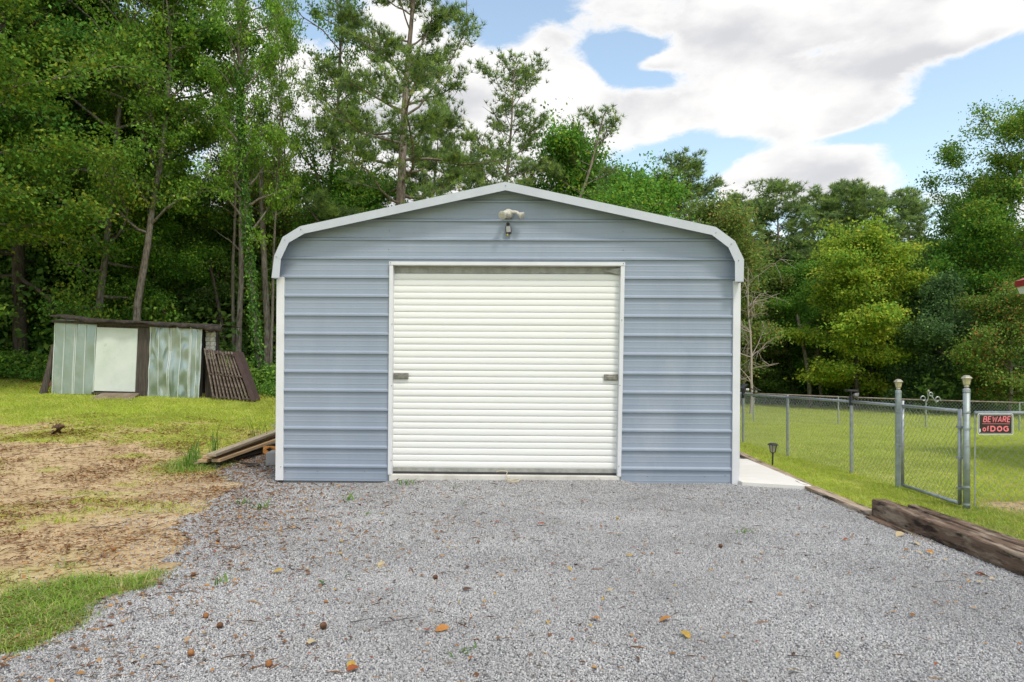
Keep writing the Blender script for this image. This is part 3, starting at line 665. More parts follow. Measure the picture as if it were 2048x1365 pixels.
# leaning frames right of the shed
for i in range(11):
    t = i / 10; tp = P(411 + t * 58, 697 + t * 8, 16.9); bt = P(428 + t * 76, 800 + t * 5 - 2, 16.75)
    last = i == 10
    lab = ('solid maroon rack, outermost of the racks leaning on the shed' if last else '%s dark slatted rack from the shed wall in the leaning row' % 'first second third fourth fifth sixth seventh eighth ninth tenth'.split()[i])
    fr = empty('slatted_rack', bt, (0, 0, 0), lab, 'rack', 'dark racks leaning against the shed')
    v = tp - bt; dy = Vector((0, .5, .01)); m_ = MT['maroon'] if last else MT['frame']
    jt = Vector((random.uniform(-.01, .01), random.uniform(-.03, .03), random.uniform(-.03, .01)))
    MB().beam(Vector(), v + jt, .028, .05, (0, 1, 0)).build('rail', MT['railfront'] if not last else m_, fr); MB().beam(dy, v + dy + jt, .035, .05, (0, 1, 0)).build('rail', m_, fr)
    for k in (.05, .5, .93):
        MB().beam(v * k + Vector((0, .026, 0)), v * k + dy - Vector((0, .026, 0)), .03, .06).build('rung', MT['maroon'], fr)  # rungs take a dark colour to paint in the shade of the gaps
        if not last and i % 3 != 1: MB().beam(v * k + Vector((-.02, -.03, 0)), v * k + Vector((.075, -.03, -.012)), .02, .035, (0, 0, 1)).build('spacer', m_, fr)
    if last:
        for k in range(3):
            a = Vector((.022, 0, 0)); q = Vector((.05 * 0, 0, 0))
            nm = v.cross(dy).normalized(); nm = nm if nm.x > 0 else -nm
            mtx = Matrix.Translation(v * .5 + dy * (.17 + .33 * k) + nm * .024)
            MB().beam(dy * (.17 + .33 * k) + nm * .024, v + dy * (.17 + .33 * k) + nm * .024, .16, .012, nm).build('slat', m_, fr)
        # front face board, seen from the yard
        MB().beam(Vector((.05, -.02, 0)), v + Vector((.03, -.02, 0)), .11, .02, (0, 1, 0)).build('front_board', m_, fr)

# lumber pile beside the garage
def zgs(x, y): return float(zg(x, y))
boards = [(-4.33, 9.42, .02, -3.95, 13.2, .09, .14, .04, 'lumbergrey', 'long greying board lying lowest in the lumber pile beside the garage'),
          (-4.16, 9.50, .022, -3.78, 13.2, .10, .14, .04, 'oldwood', 'dark board on the gravel at the right of the lumber pile'),
          (-4.25, 9.36, .075, -3.90, 13.1, .27, .14, .04, 'lumber', 'yellow board in the middle of the lumber pile, its pale end towards the yard'),
          (-4.08, 9.40, .085, -3.76, 13.1, .29, .12, .045, 'lumber', 'right-hand yellow board of the middle layer of the lumber pile'),
          (-4.20, 9.40, .125, -3.86, 13.1, .36, .14, .04, 'lumber', 'yellow board second from the top of the lumber pile'),
          (-4.10, 9.30, .172, -3.80, 13.1, .44, .13, .04, 'lumbergrey', 'greyish top board of the lumber pile beside the garage')]
for x0, y0, z0, x1, y1, z1, w, h, m_, lab in boards:
    g0, g1 = zgs(x0, y0), zgs(x1, y1) * .0
    o = MB().beam((x0, y0, z0 + g0 + .02), (x1, y1, z1 + .05), w, h).build('board', MT[m_], None, bevel=.004); tag(o, lab, 'board', 'boards of the lumber pile')
tag(MB().beam((-4.42, 9.38, .03), (-4.02, 9.36, .03), .09, .07).build('timber_bearer', MT['oldwood'], None, bevel=.006), 'short dark timber lying crosswise under the near end of the lumber pile', 'timber')
tag(MB().beam((-3.90, 9.85, .03), (-3.62, 9.7, .03), .07, .03).build('pipe_scrap', MT['black'], None, bevel=.01), 'black plastic scrap lying on the gravel right of the lumber pile', 'scrap')
tag(MB().beam((-3.72, 9.55, .03), (-3.55, 9.62, .05), .05, .025).build('pipe_scrap', MT['black'], None, bevel=.01), 'shorter black scrap nearest to the garage corner trim', 'scrap')
o = empty('concrete_block', (-3.44, 9.95, 0), (0, 0, .15), 'grey concrete block on the gravel behind the left corner of the garage', 'block')
for zz in (0, .145): MB().box((-.1, -.2, zz), (.1, .2, zz + .045)).build('web', MT['block'], o)
for yy in (-.2, -.02, .16): MB().box((-.1, yy, .0455), (.1, yy + .04, .1445)).build('cross_web', MT['block'], o)
pts = []
for k in range(46): a = k * .62; r = .09 + .03 * math.sin(k * 1.3); pts.append((-3.62 + r * math.cos(a), 10.25 + r * math.sin(a) * .6, .17 + .06 * math.sin(a * .8 + k * .1)))
o = MB().tube(pts, .009, 5).build('vine_coil', MT['leaforange'], None); tag(o, 'tangle of dried orange vine beside the lumber pile and the garage', 'dried vine')

# ---------------------------------------------------------------- edging timbers
def timber(name, p, q, w, h, m, lab, cat, seed=0, group=None):
    """rough hewn timber with an uneven surface; p,q are centres of the top face"""
    p, q = Vector(p), Vector(q); d = (q - p); L_ = d.length; d.normalize(); s_ = d.cross(Vector((0, 0, 1))).normalized(); u_ = s_.cross(d)
    n = int(L_ / .06) + 2; sec = [(-.5, -1), (-.5, -.66), (-.5, -.33), (-.49, -.04), (-.44, 0), (-.15, 0), (.15, 0), (.44, 0), (.49, -.04), (.5, -.33), (.5, -.66), (.5, -1)]
    V = []
    for i in range(n):
        c = p + d * (L_ * i / (n - 1))
        for k, (a, b) in enumerate(sec):
            na_ = (float(fbm(i * .25, k * 2.3 + seed, seed, 3)) - .5); nb = (float(fbm(i * .3 + 50, k * 2.3 + seed, seed + 2, 3)) - .5)
            e = .012 * math.exp(-min(i, n - 1 - i) / 1.2)
            V.append(c + s_ * (a * w + na_ * .012) + u_ * (b * h + nb * .012) - (s_ * a * e * 2))
    k = len(sec); F_ = [(i * k + j, i * k + j + 1, (i + 1) * k + j + 1, (i + 1) * k + j) for i in range(n - 1) for j in range(k - 1)]
    F_ += [tuple(range(k))[::-1], tuple((n - 1) * k + j for j in range(k))]
    return tag(MB().add(V, F_).build(name, m, None), lab, cat, group)
timber('railroad_tie', (3.375, 6.28, .165), (3.40, 3.2, .12), .155, .24, MT['tie'], 'thick dark weathered railroad tie along the right edge of the gravel', 'railroad tie', 3)
timber('railroad_tie', (3.50, 5.98, .175), (3.54, 3.2, .13), .095, .24, MT['tie'], 'narrow split timber lying against the grass side of the thick railroad tie', 'timber', 9)
timber('edging_timber', (3.33, 6.27, .05), (3.38, 7.75, .05), .13, .16, MT['tietop'], 'low weathered edging timber just behind the thick railroad tie', 'edging timber', 5, 'low edging timbers')
timber('edging_timber', (3.38, 7.78, .055), (3.60, 10.1, .05), .13, .16, MT['tietop'], 'low worn edging timber along the white concrete pad', 'edging timber', 6, 'low edging timbers')
timber('edging_timber', (3.61, 10.14, .05), (4.02, 14.6, .04), .13, .16, MT['tietop'], 'low pale edging timber farthest back beside the garage', 'edging timber', 7, 'low edging timbers')
timber('edging_timber', (3.24, 6.2, .03), (3.27, 4.9, .0), .09, .12, MT['tie'], 'thin dark timber half buried in gravel at the foot of the thick railroad tie', 'edging timber', 8, 'low edging timbers')

# ---------------------------------------------------------------- chain-link fences
def wires(length, z0, z1, pitch=.078, r=.0016):
    """two sets of straight diagonal wires in the x,z plane from x=0 to length"""
    V = []; T = []; H = z1 - z0
    def wire(xa, za, xb, zb, yo):
        a = np.array([xa, yo, za]); b = np.array([xb, yo, zb]); d = b - a; d /= np.linalg.norm(d); s_ = np.array([d[2], 0, -d[0]]); w = np.array([0, 1, 0])
        n = len(V)
        for c in (a, b):
            for an in (0, 2.094, 4.189): V.append(c + (s_ * math.cos(an) + w * math.sin(an)) * r)
        for k in range(3): k2 = (k + 1) % 3; T.append((n + k, n + k2, n + 3 + k2, n + 3 + k))
    for sg, yo in ((1, -r), (-1, r)):
        x = -H
        while x < length + H:
            xa, xb = (x, x + H * .95) if sg > 0 else (x + H * .95, x)
            za, zb = z0, z1
            # clip to 0..length
            pts = []
            t0, t1 = 0.0, 1.0; dx = xb - xa
            for lim, side in ((0, 1), (length, -1)):
                ta = (lim - xa) / dx
                if side * dx > 0: t0 = max(t0, ta)
                else: t1 = min(t1, ta)
            if t1 - t0 > .01: wire(xa + dx * t0, za + H * t0, xa + dx * t1, za + H * t1, yo)
            x += pitch
    return V, T
def mesh_run(parent, a, b, z0, z1, pitch=.078, r=.0016, inset=.03):
    a, b = Vector(a), Vector(b); d = b - a; L_ = Vector((d.x, d.y, 0)).length; dz = d.z
    V, T = wires(L_ - 2 * inset, z0, z1, pitch, r); V = np.array(V); V[:, 0] += inset
    ux, uy = d.x / L_, d.y / L_; W_ = np.stack([V[:, 0] * ux - V[:, 1] * uy, V[:, 0] * uy + V[:, 1] * ux, V[:, 2] + dz * V[:, 0] / L_], -1)
    W_ += np.array(a - (parent.location if parent else Vector()))
    return link('wire_mesh', npmesh('wire_mesh', W_, T), MT['wire'], parent, 'stuff')
FX = 4.46; HF = .965
pY = [6.60, 7.88, 9.03, 10.92, 13.25, 16.2, 19.4, 22.6]; pX = [4.395, 4.46, 4.49, 4.41, 4.49, 4.47, 4.46, 4.45]
near = empty('chain_link_fence', (pX[1], pY[1], 0), (0, 0, 0), 'chain-link fence running back from the gate beside the garage', 'fence')
def rel(par, p): return Vector(p) - par.location
def post(par, x, y, r, h, m, cap=True, z=None):
    zz = zgs(x, y) if z is None else z
    mb = MB(); mb.tube([rel(par, (x, y, zz - .1)), rel(par, (x, y, zz + h))], r, 12)
    if cap: mb.tube([rel(par, (x, y, zz + h + .0005)), rel(par, (x, y, zz + h + .025)), rel(par, (x, y, zz + h + .04))], [r * 1.1, r * 1.05, r * .3], 12)
    return mb.build('post', m, par, smooth=False)
post(near, pX[1], pY[1], .032, 1.10, MT['galvold'], z=0)
for i in range(2, 8): post(near, pX[i], pY[i], .022, HF - .02, MT['galv'])
def zt_(i): return zgs(pX[i], pY[i])
for i in range(1, 7):
    a = (pX[i], pY[i], zt_(i) + HF - .01); b = (pX[i + 1], pY[i + 1], zt_(i + 1) + HF - .01)
    MB().tube([rel(near, a), rel(near, b)], .018, 8).build('top_rail', MT['galv'], near, smooth=True)
    mesh_run(near, (pX[i], pY[i], zt_(i)), (pX[i + 1], pY[i + 1], zt_(i + 1)), .02, HF + .01, .078 if i < 4 else .1, .0017 if i < 4 else .003)
for z_ in (.14, .50, .60, .88): MB().lathe([(.036, z_), (.036, z_ + .016)], 14).build('tension_band', MT['galv'], near)
gp = empty('gate_post', (pX[0], pY[0], 0), (0, 0, 0), 'thick galvanised gate post beside the dog warning sign', 'post')
mb = MB(); mb.tube([(0, 0, -.1), (0, 0, 1.14)], .031, 16); mb.build('tube', MT['galvold'], gp, smooth=True)
mb = MB(); mb.lathe([(.034, 1.141), (.033, 1.17), (.015, 1.185), (.01, 1.19)], 16); mb.build('cap', MT['galv'], gp)
for z_ in (.05, .22, .62, .78, .94): MB().lathe([(.035, z_), (.035, z_ + .016)], 14).build('tension_band', MT['galv'], gp)
# gate
g0, g1 = Vector((pX[0] - .01, pY[0] + .085, 0)), Vector((pX[1] + .0, pY[1] - .085, 0))
gate = empty('gate', g0, (0, 0, 0), 'closed chain-link gate between the two posts with lamps', 'gate')
gv = g1 - g0; zb0, zt0 = .05, .955; up = Vector((0, 0, 1))
for nm, a, b in (('frame_upright', up * zb0, up * (zt0 + .02)), ('frame_upright', gv + up * zb0, gv + up * (zt0 + .06))):
    MB().tube([a, b], .0185, 10).build(nm, MT['galv'], gate, smooth=True)
MB().tube([up * zt0, gv + up * zt0], .018, 10).build('frame_rail', MT['galv'], gate, smooth=True)
MB().tube([up * zb0, gv + up * (zb0)], .018, 10).build('frame_rail', MT['galv'], gate, smooth=True)
mesh_run(gate, g0, g1, .07, .95, .078, .0017, .02)
for z_ in (.2, .5, .8): MB().beam(up * z_ - gv.normalized() * .05, up * z_ + gv.normalized() * .02, .05, .02).build('hinge', MT['galv'], gate)
MB().tube([gv + Vector((0, -.02, .5)), gv + Vector((0, .10, .5))], .008, 8).build('latch_fork', MT['galv'], gate)
# fence going right from the gate post
fr_ = empty('chain_link_fence', (pX[0], pY[0] - .05, 0), (0, 0, 0), 'chain-link fence to the right of the gate post, behind the dog warning sign', 'fence')
ra, rb = Vector((pX[0] + .045, pY[0] - .05, 0)), Vector((pX[0] + 3.1, pY[0] - .28, 0))
MB().tube([rel(fr_, ra + up * .945), rel(fr_, rb + up * .945)], .018, 10).build('top_rail', MT['galv'], fr_, smooth=True)
MB().tube([rel(fr_, ra + up * .05), rel(fr_, ra + up * .93)], .006, 8).build('tension_bar', MT['galv'], fr_)
post(fr_, rb.x, rb.y, .022, .95, MT['galv'], z=0)
mesh_run(fr_, ra, rb, .03, .95, .078, .0017, 0.0)
# far fence
ff = empty('chain_link_fence', (4.5, 22.6, zgs(4.5, 22.6)), (0, 0, 0), 'chain-link fence with a rusty top rail crossing at the far side of the lawn', 'fence')
fxs = [4.6 + .48, 8.0, 10.8, 13.7, 16.8, 19.8, 22.8]
for i, x in enumerate(fxs):
    post(ff, x, 22.6, .024, HF - .02, MT['galv'])
    if i < len(fxs) - 1:
        x2 = fxs[i + 1]; za, zb = zgs(x, 22.6), zgs(x2, 22.6)
        MB().tube([rel(ff, (x, 22.6, za + HF)), rel(ff, (x2, 22.6, zb + HF))], .022, 8).build('top_rail', MT['rust'] if 1 <= i <= 3 else MT['galv'], ff, smooth=True)
        mesh_run(ff, (x, 22.6, za), (x2, 22.6, zb), .02, HF, .11, .0026, 0)
# scroll ornament on the far fence
so_ = empty('scroll_ornament', (13.72, 22.5, zgs(13.7, 22.6) + HF), (0, 0, 0), 'silver scrolled metal ornament on a post of the far fence', 'ornament')
def spiral(c, r0, a0, a1, sgn, n=26): return [(c[0] + sgn * (r0 * (1 - .6 * k / n)) * math.cos(a0 + (a1 - a0) * k / n), 0, c[1] + (r0 * (1 - .6 * k / n)) * math.sin(a0 + (a1 - a0) * k / n)) for k in range(n + 1)]
MB().tube(spiral((-.23, .05), .13, 0, 5.6, -1), .022, 6).build('scroll', MT['galv'], so_); MB().tube(spiral((.42, .02), .13, 0, 5.6, 1), .022, 6).build('scroll', MT['galv'], so_)
MB().tube(spiral((.1, .22), .11, -1, 4.6, 1), .024, 6).build('scroll', MT['galv'], so_)
MB().tube([(.1, 0, .2), (.2, 0, .1), (.38, 0, -.1)], .024, 6).build('bar', MT['galv'], so_); MB().tube([(-.06, 0, -.05), (.0, 0, .1), (-.04, 0, .28)], .02, 6).build('bar', MT['galv'], so_)
MB().lathe([(.01, .3), (.05, .33), (.045, .38), (.01, .41)], 10).build('finial', MT['lampgrey'], so_)

so_.scale = (.72, .9, .85)
# post lamps
def post_lamp(x, y, z, s, lab):
    o = empty('post_lamp', (x, y, z), (0, 0, 0), lab, 'solar lamp', 'solar lamps on the gate posts')
    q = s
    MB().lathe([(.02 * q, 0), (.022 * q, .008 * q), (.017 * q, .018 * q)], 12).build('collar', MT['lampgrey'], o)
    MB().lathe([(.018 * q, .0185 * q), (.026 * q, .03 * q), (.034 * q, .075 * q), (.034 * q, .080 * q)], 8).build('lens', MT['lampamber'], o)
    for k in range(4):
        a = math.pi / 4 + k * math.pi / 2; MB().tube([(.024 * q * math.cos(a), .024 * q * math.sin(a), .018 * q), (.037 * q * math.cos(a), .037 * q * math.sin(a), .081 * q)], .0022, 5).build('rib', MT['lampgrey'], o)
    MB().lathe([(.046 * q, .0805 * q), (.048 * q, .086 * q), (.038 * q, .098 * q), (.030 * q, .102 * q), (.028 * q, .11 * q), (.01 * q, .114 * q)], 8).build('cap', MT['lampgrey'], o)
post_lamp(pX[0], pY[0], 1.19, 1.02, 'faded solar lamp on the gate post beside the dog warning sign')
post_lamp(pX[1], pY[1], 1.14, 1.05, 'faded solar lamp on the gate post farther back, left of the gate')
# black solar spot lights on posts
def spot(x, y, z, s, rz, lab, tilt=.5):
    o = empty('solar_spotlight', (x, y, z), (0, 0, rz), lab, 'solar spotlight', 'solar spotlights on fence posts')
    MB().tube([(0, 0, -.09 * s), (0, 0, .04 * s)], .028 * s, 10).build('sleeve', MT['black'], o)
    mt = Matrix.Translation((0, 0, .105 * s)) @ Matrix.Rotation(tilt, 4, 'Y')
    MB().obox(mt, (.13 * s, .10 * s, .025 * s)).build('solar_panel', MT['black'], o, bevel=.005)
    MB().tube([(0, 0, .04 * s), (0, 0, .1 * s)], .012 * s, 8).build('neck', MT['black'], o)
    m_ = Matrix.Translation((.03 * s, -.02 * s, .045 * s)) @ Vector((1, -.5, -.15)).to_track_quat('Z', 'Y').to_matrix().to_4x4()
    MB().lathe([(.02 * s, -.02 * s), (.035 * s, 0), (.04 * s, .045 * s), (.036 * s, .05 * s)], 14, m_).build('lamp_head', MT['steel'], o)
spot(pX[2], pY[2], HF + .03, 1.0, 0, 'black solar spotlight on the fence post behind the gate', .05)
spot(pX[4], pY[4], HF + .02 + zt_(4), 1.15, .4, 'black solar spotlight with a tilted panel on the post beside the garage corner', -.6)
spot(8.0, 22.6, zgs(8, 22.6) + HF, 1.3, 0, 'small solar spotlight on the far fence, just right of the garage', .2)
# sign
sg = empty('warning_sign', (pX[0] + .045 + .165, pY[0] - .098, .84), (0, 0, -.06), 'black and white BEWARE of DOG sign with red letters hung on the fence', 'sign')
sw, shh = .325, .203
def rrect(w, h, r, n=5):
    pts = []
    for cx_, cz_, a0 in ((w / 2 - r, h / 2 - r, 0), (-w / 2 + r, h / 2 - r, 90), (-w / 2 + r, -h / 2 + r, 180), (w / 2 - r, -h / 2 + r, 270)):
        for k in range(n + 1): a = math.radians(a0 + 90 * k / n); pts.append((cx_ + r * math.cos(a), cz_ + r * math.sin(a)))
    return pts
MB().prism(rrect(sw, shh, .016)[::-1], 0, .0025).build('plate', MT['signwhite'], sg)
MB().prism(rrect(sw - .013, shh - .013, .012)[::-1], -.0012, -.0002).build('black_field', MT['signblack'], sg)
ring_o = rrect(sw - .024, shh - .024, .010); ring_i = rrect(sw - .030, shh - .030, .008); n = len(ring_o)
mb = MB(); mb.add([(x, -.0018, z) for x, z in ring_o] + [(x, -.0018, z) for x, z in ring_i], [(i, (i + 1) % n, (i + 1) % n + n, i + n) for i in range(n)]); mb.build('border_line', MT['signwhite'], sg)
MB().box((-.122, -.0022, .0015), (.128, -.0016, .0050)).build('underline', MT['signred'], sg)
MB().box((-.149, -.0026, -.075), (-.138, -.0019, -.045)).build('sticker', MT['signwhite'], sg)
GLY = {  # strokes in a 0..1 x 0..1 cell, block capitals
 'B': [[(0, 0), (0, 1)], [(0, 1), (.7, 1), (.85, .88), (.85, .66), (.7, .53), (0, .53)], [(.7, .53), (.92, .4), (.92, .14), (.75, 0), (0, 0)]],
 'E': [[(.9, 1), (0, 1), (0, 0), (.9, 0)], [(0, .52), (.78, .52)]],
 'W': [[(0, 1), (.22, 0), (.5, .8), (.78, 0), (1, 1)]],
 'A': [[(0, 0), (.5, 1), (1, 0)], [(.2, .32), (.8, .32)]],
 'R': [[(0, 0), (0, 1), (.75, 1), (.9, .86), (.9, .62), (.75, .48), (0, .48)], [(.5, .48), (.92, 0)]],
 'D': [[(0, 0), (0, 1), (.55, 1), (.85, .8), (.92, .5), (.85, .2), (.55, 0), (0, 0)]],
 'O': [[(.5, 1), (.85, .86), (1, .5), (.85, .14), (.5, 0), (.15, .14), (0, .5), (.15, .86), (.5, 1)]],
 'G': [[(.95, .8), (.75, .97), (.45, 1), (.12, .84), (0, .5), (.12, .16), (.45, 0), (.78, .04), (.97, .18), (.97, .48), (.6, .48)]],
 'o': [[(.5, .68), (.85, .58), (1, .34), (.85, .1), (.5, 0), (.15, .1), (0, .34), (.15, .58), (.5, .68)]],
 'f': [[(.9, .98), (.6, 1), (.42, .86), (.42, 0)], [(.05, .64), (.82, .64)]]}
def letters(word, x0, z0, w, h, gap, th, slant, widths=None):
    x = x0
    for i, ch in enumerate(word):
        cw = w * (widths or {}).get(ch, 1); mb = MB()
        for si, st in enumerate(GLY[ch]):
            P_ = [Vector((x + u_ * cw + slant * v_ * h, z0 + v_ * h)) for u_, v_ in st]
            n = len(P_); Ls, Rs = [], []
            closed = (P_[0] - P_[-1]).length < 1e-6
            for k in range(n):
                a = P_[k - 1] if k > 0 else (P_[-2] if closed else P_[k]); b = P_[k + 1] if k < n - 1 else (P_[1] if closed else P_[k])
                d1 = (P_[k] - a).normalized() if (P_[k] - a).length > 0 else (b - P_[k]).normalized(); d2 = (b - P_[k]).normalized() if (b - P_[k]).length > 0 else d1
                nn_ = Vector((-(d1 + d2).y, (d1 + d2).x))
                if nn_.length < .2: nn_ = Vector((-d1.y, d1.x))
                nn_.normalize(); c_ = max(.5, nn_.dot(Vector((-d1.y, d1.x)))); Ls.append(P_[k] + nn_ * th / 2 / c_); Rs.append(P_[k] - nn_ * th / 2 / c_)
            yy = -.0024 - si * .0004
            mb.add([(p.x, yy, p.y) for p in Ls] + [(p.x, yy, p.y) for p in Rs], [(k, k + 1, k + 1 + n, k + n) for k in range(n - 1)])
        mb.build('letter', MT['signred'], sg); x += cw + gap
letters('BEWARE', -.112, .022, .027, .050, .0135, .0085, .15, {'W': 1.45, 'A': 1.1})
letters('of', -.116, -.066, .025, .045, .011, .009, 0, {'f': .8})
letters('DOG', -.043, -.065, .040, .043, .019, .0115, 0)
for sx_ in (-1, 1): MB().tube([(sx_ * .12, -.003, shh / 2 - .012), (sx_ * .12, .01, shh / 2 + .012), (sx_ * .12, .04, shh / 2 + .02)], .0015, 5).build('wire_tie', MT['galv'], sg)
# path light
pl = empty('path_light', (3.72, 9.75, zgs(3.72, 9.75) + .02), (0, .03, 0), 'small black solar path light standing on the edging timber beside the concrete pad', 'path light')
MB().tube([(0, 0, -.06), (0, 0, .17)], .012, 8).build('stake', MT['black'], pl)
MB().lathe([(.02, .170), (.028, .178), (.028, .184)], 12).build('base', MT['black'], pl)
MB().lathe([(.032, .1845), (.052, .285)], 12).build('lens', MT['smoke'], pl)
for k in range(6):
    a = k * math.pi / 3; MB().tube([(.036 * math.cos(a), .036 * math.sin(a), .182), (.057 * math.cos(a), .057 * math.sin(a), .29)], .004, 5).build('rib', MT['black'], pl)
MB().lathe([(.075, .287), (.078, .293), (.07, .30), (.05, .312), (.045, .316)], 12).build('cap', MT['black'], pl)

# ---------------------------------------------------------------- house corner at the right edge
hs = empty('house', (8.43, 7.5, 0), (0, 0, 0), 'house with a red metal roof edge and white gutter just inside the right edge', 'house')
hz = HC + (HY - 571) * 10.3 / F
MB().box((0, -6, -.6), (7, 3.25, hz - .05)).build('wall', MT['gutter'], hs)
gx_ = -.6
MB().prism([(gx_, hz - .01), (gx_ + .04, hz - .10), (gx_ + .12, hz - .10), (gx_ + .12, hz), (gx_, hz)][::-1], -6, 3.08).build('gutter', MT['gutter'], hs)
MB().prism([(gx_ + .13, hz - .10), (gx_ + .6, hz - .10), (gx_ + .6, hz - .08), (gx_ + .13, hz - .08)][::-1], -6, 3.085).build('soffit', MT['gutter'], hs)
MB().prism([(gx_ - .02, hz + .005), (3.6, hz + 1.6), (3.6, hz + 1.7), (gx_ - .02, hz + .10)][::-1], -6.2, 3.1).build('roof', MT['red'], hs)
MB().prism([(3.605, hz + 1.6), (7.8, hz + .005), (7.8, hz + .10), (3.605, hz + 1.7)][::-1], -6.2, 3.1).build('roof', MT['red'], hs)

# ---------------------------------------------------------------- trees
def tubes_np(lines, sides):
    V = []; T = []; n = 0
    for pts, rs in lines:
        pts = np.asarray(pts); k = len(pts); d = np.gradient(pts, axis=0); d /= np.linalg.norm(d, axis=1)[:, None] + 1e-9
        ref = np.array([0, 0, 1.]) if abs(d[0][2]) < .85 else np.array([1., 0, 0])
        a = np.cross(d, ref); a /= np.linalg.norm(a, axis=1)[:, None] + 1e-9; b = np.cross(d, a)
        th = np.arange(sides) * 2 * math.pi / sides
        R = pts[:, None] + (a[:, None] * np.cos(th)[None, :, None] + b[:, None] * np.sin(th)[None, :, None]) * np.asarray(rs)[:, None, None]
        V.append(R.reshape(-1, 3)); i = np.arange(k - 1)[:, None] * sides; j = np.arange(sides)[None]; j2 = (j + 1) % sides
        T.append(np.stack([i + j, i + j2, i + sides + j2, i + sides + j], -1).reshape(-1, 4) + n); n += k * sides
    return np.concatenate(V), np.concatenate(T)
GAIN = 1.95
def unit(v): return v / (np.linalg.norm(v, axis=-1, keepdims=True) + 1e-9)
def leaf_mesh(name, C, D, nper, spread, size, tints, r, tintw=None, droop=.25, tvar=.22):
    """C cluster centres, D outward directions; leaves are folded pointed blades"""
    N = len(C); ci = np.repeat(np.arange(N), nper); M_ = len(ci)
    sp = np.array(spread) * (.7 + .6 * r.random((N, 1)))[ci]
    p = C[ci] + r.normal(size=(M_, 3)) * sp * .6
    d = unit(r.normal(size=(M_, 3)) * .8 + D[ci] * .6 + np.array([0, 0, -droop]))
    nrm = unit(np.array([0, 0, 1.]) * .9 + r.normal(size=(M_, 3)) * .55 + D[ci] * .25)
    s = unit(np.cross(d, nrm)); nn = np.cross(s, d)
    L = (size * (.6 + .8 * r.random(M_)))[:, None]
    V = np.stack([p, p + d * L * .45 + s * L * .32 + nn * L * .08, p + d * L, p + d * L * .45 - s * L * .32 + nn * L * .08], 1).reshape(-1, 3)
    b = np.arange(M_)[:, None] * 4; T = np.concatenate([b + np.array([[0, 1, 2]]), b + np.array([[0, 2, 3]])], 1).reshape(-1, 3)
    tc = np.asarray(tints) * GAIN * np.array([.98, 1.08, 1.0]) + np.array([.004, .016, .004]); w = np.ones(len(tc)) / len(tc) if tintw is None else np.asarray(tintw) / np.sum(tintw)
    base = tc[r.choice(len(tc), N, p=w)]; base = base * (1 + tvar * r.normal(size=(N, 1)))
    col = base[ci] * (1 + .18 * r.normal(size=(M_, 1))); odd = r.random(M_) < .12
    col[odd] = tc[r.choice(len(tc), odd.sum(), p=w)]
    return npmesh(name, V, T, np.repeat(np.clip(col, .008, .6), 4, axis=0))
def walk(p0, d0, L, n, r, wob, up):
    pts = [np.array(p0, float)]; d = unit(np.array(d0, float))
    for i in range(n):
        d = unit(d + r.normal(size=3) * wob + np.array([0, 0, up])); pts.append(pts[-1] + d * L / n)
    return np.array(pts)
GREEN = [(.055, .115, .018), (.075, .145, .02), (.04, .09, .018), (.095, .15, .02)]
def decid(name, seed, H, R, cb, nl, nclus, nper, lsize, r0, tints=GREEN, tintw=None, bark='bark', wob=.05, spread=(.5, .5, .3), lean=(0, 0), elev=(5, 60), prof=.55, stems=True):
    r = np.random.default_rng(seed); tr = walk((0, 0, -.3), (lean[0], lean[1], 1), H * .96, 16, r, wob, .12)
    tr[:, 0] -= 0; rt = r0 * (1 - np.linspace(0, 1, 17) ** 1.1 * .93); rt[0] *= 1.25
    trunk = [(tr, rt)]; br = []; C = []; D = []; subs = []
    def tp(t): q = t * 16; i = int(min(q, 15)); return tr[i] + (tr[i + 1] - tr[i]) * (q - i), rt[i]
    for i in range(nl):
        t = (i + r.random()) / nl; h = cb + (1 - cb) * t * .97; p, rr = tp(h); az = i * 2.4 + r.normal() * .5
        f = max(.12, math.sin(math.pi * min(1, (t * (1 - .08) + .10))) ** prof); L = R * f * (.50 + .70 * r.random() ** 1.2)
        e = math.radians(elev[0] + (elev[1] - elev[0]) * t + r.normal() * 8)
        d = (math.cos(az) * math.cos(e), math.sin(az) * math.cos(e), math.sin(e))
        pts = walk(p, d, L, 7, r, .16, .03); br.append((pts, np.linspace(min(rr * .55, .02 + L * .014), .008, 8)))
        for k in range(5):
            a = .3 + .7 * (k + r.random()) / 5; q = a * 7; j = int(min(q, 6)); ps = pts[j] + (pts[j + 1] - pts[j]) * (q - j)
            dd = unit(pts[j + 1] - pts[j]); side = unit(np.cross(dd, [0, 0, 1.])) * (1 if k % 2 else -1)
            sb = walk(ps, dd * .6 + side * .8 + r.normal(size=3) * .25, L * (.22 + .2 * r.random()), 4, r, .2, .04)
            br.append((sb, np.linspace(.014, .004, 5))); subs.append((sb, L))
        subs.append((pts[4:], L))
    w = np.array([max(.3, s[1]) for s in subs]) * (.08 + r.random(len(subs)) ** 1.7); pick = r.choice(len(subs), nclus, p=w / w.sum())
    for k in pick:
        sb = subs[k][0]; q = (.25 + .75 * r.random()) * (len(sb) - 1); j = int(min(q, len(sb) - 2)); c = sb[j] + (sb[j + 1] - sb[j]) * (q - j)
        C.append(c); dv = c - tr[8]; dv[2] = 0; D.append(unit(dv + r.normal(size=3) * .3))
    V, T = tubes_np(trunk, 9); tm = npmesh('trunk', V, T); V, T = tubes_np(br, 4); bm = npmesh('branches', V, T)
    cm = leaf_mesh('crown', np.array(C), np.array(D), nper, spread, lsize, tints, r, tintw)
    return dict(name=name, H=H, parts=[('trunk', tm, bark), ('branches', bm, bark), ('crown', cm, 'leaf')])
PINEG = [(.055, .085, .028), (.075, .11, .03), (.04, .065, .025), (.10, .14, .03)]
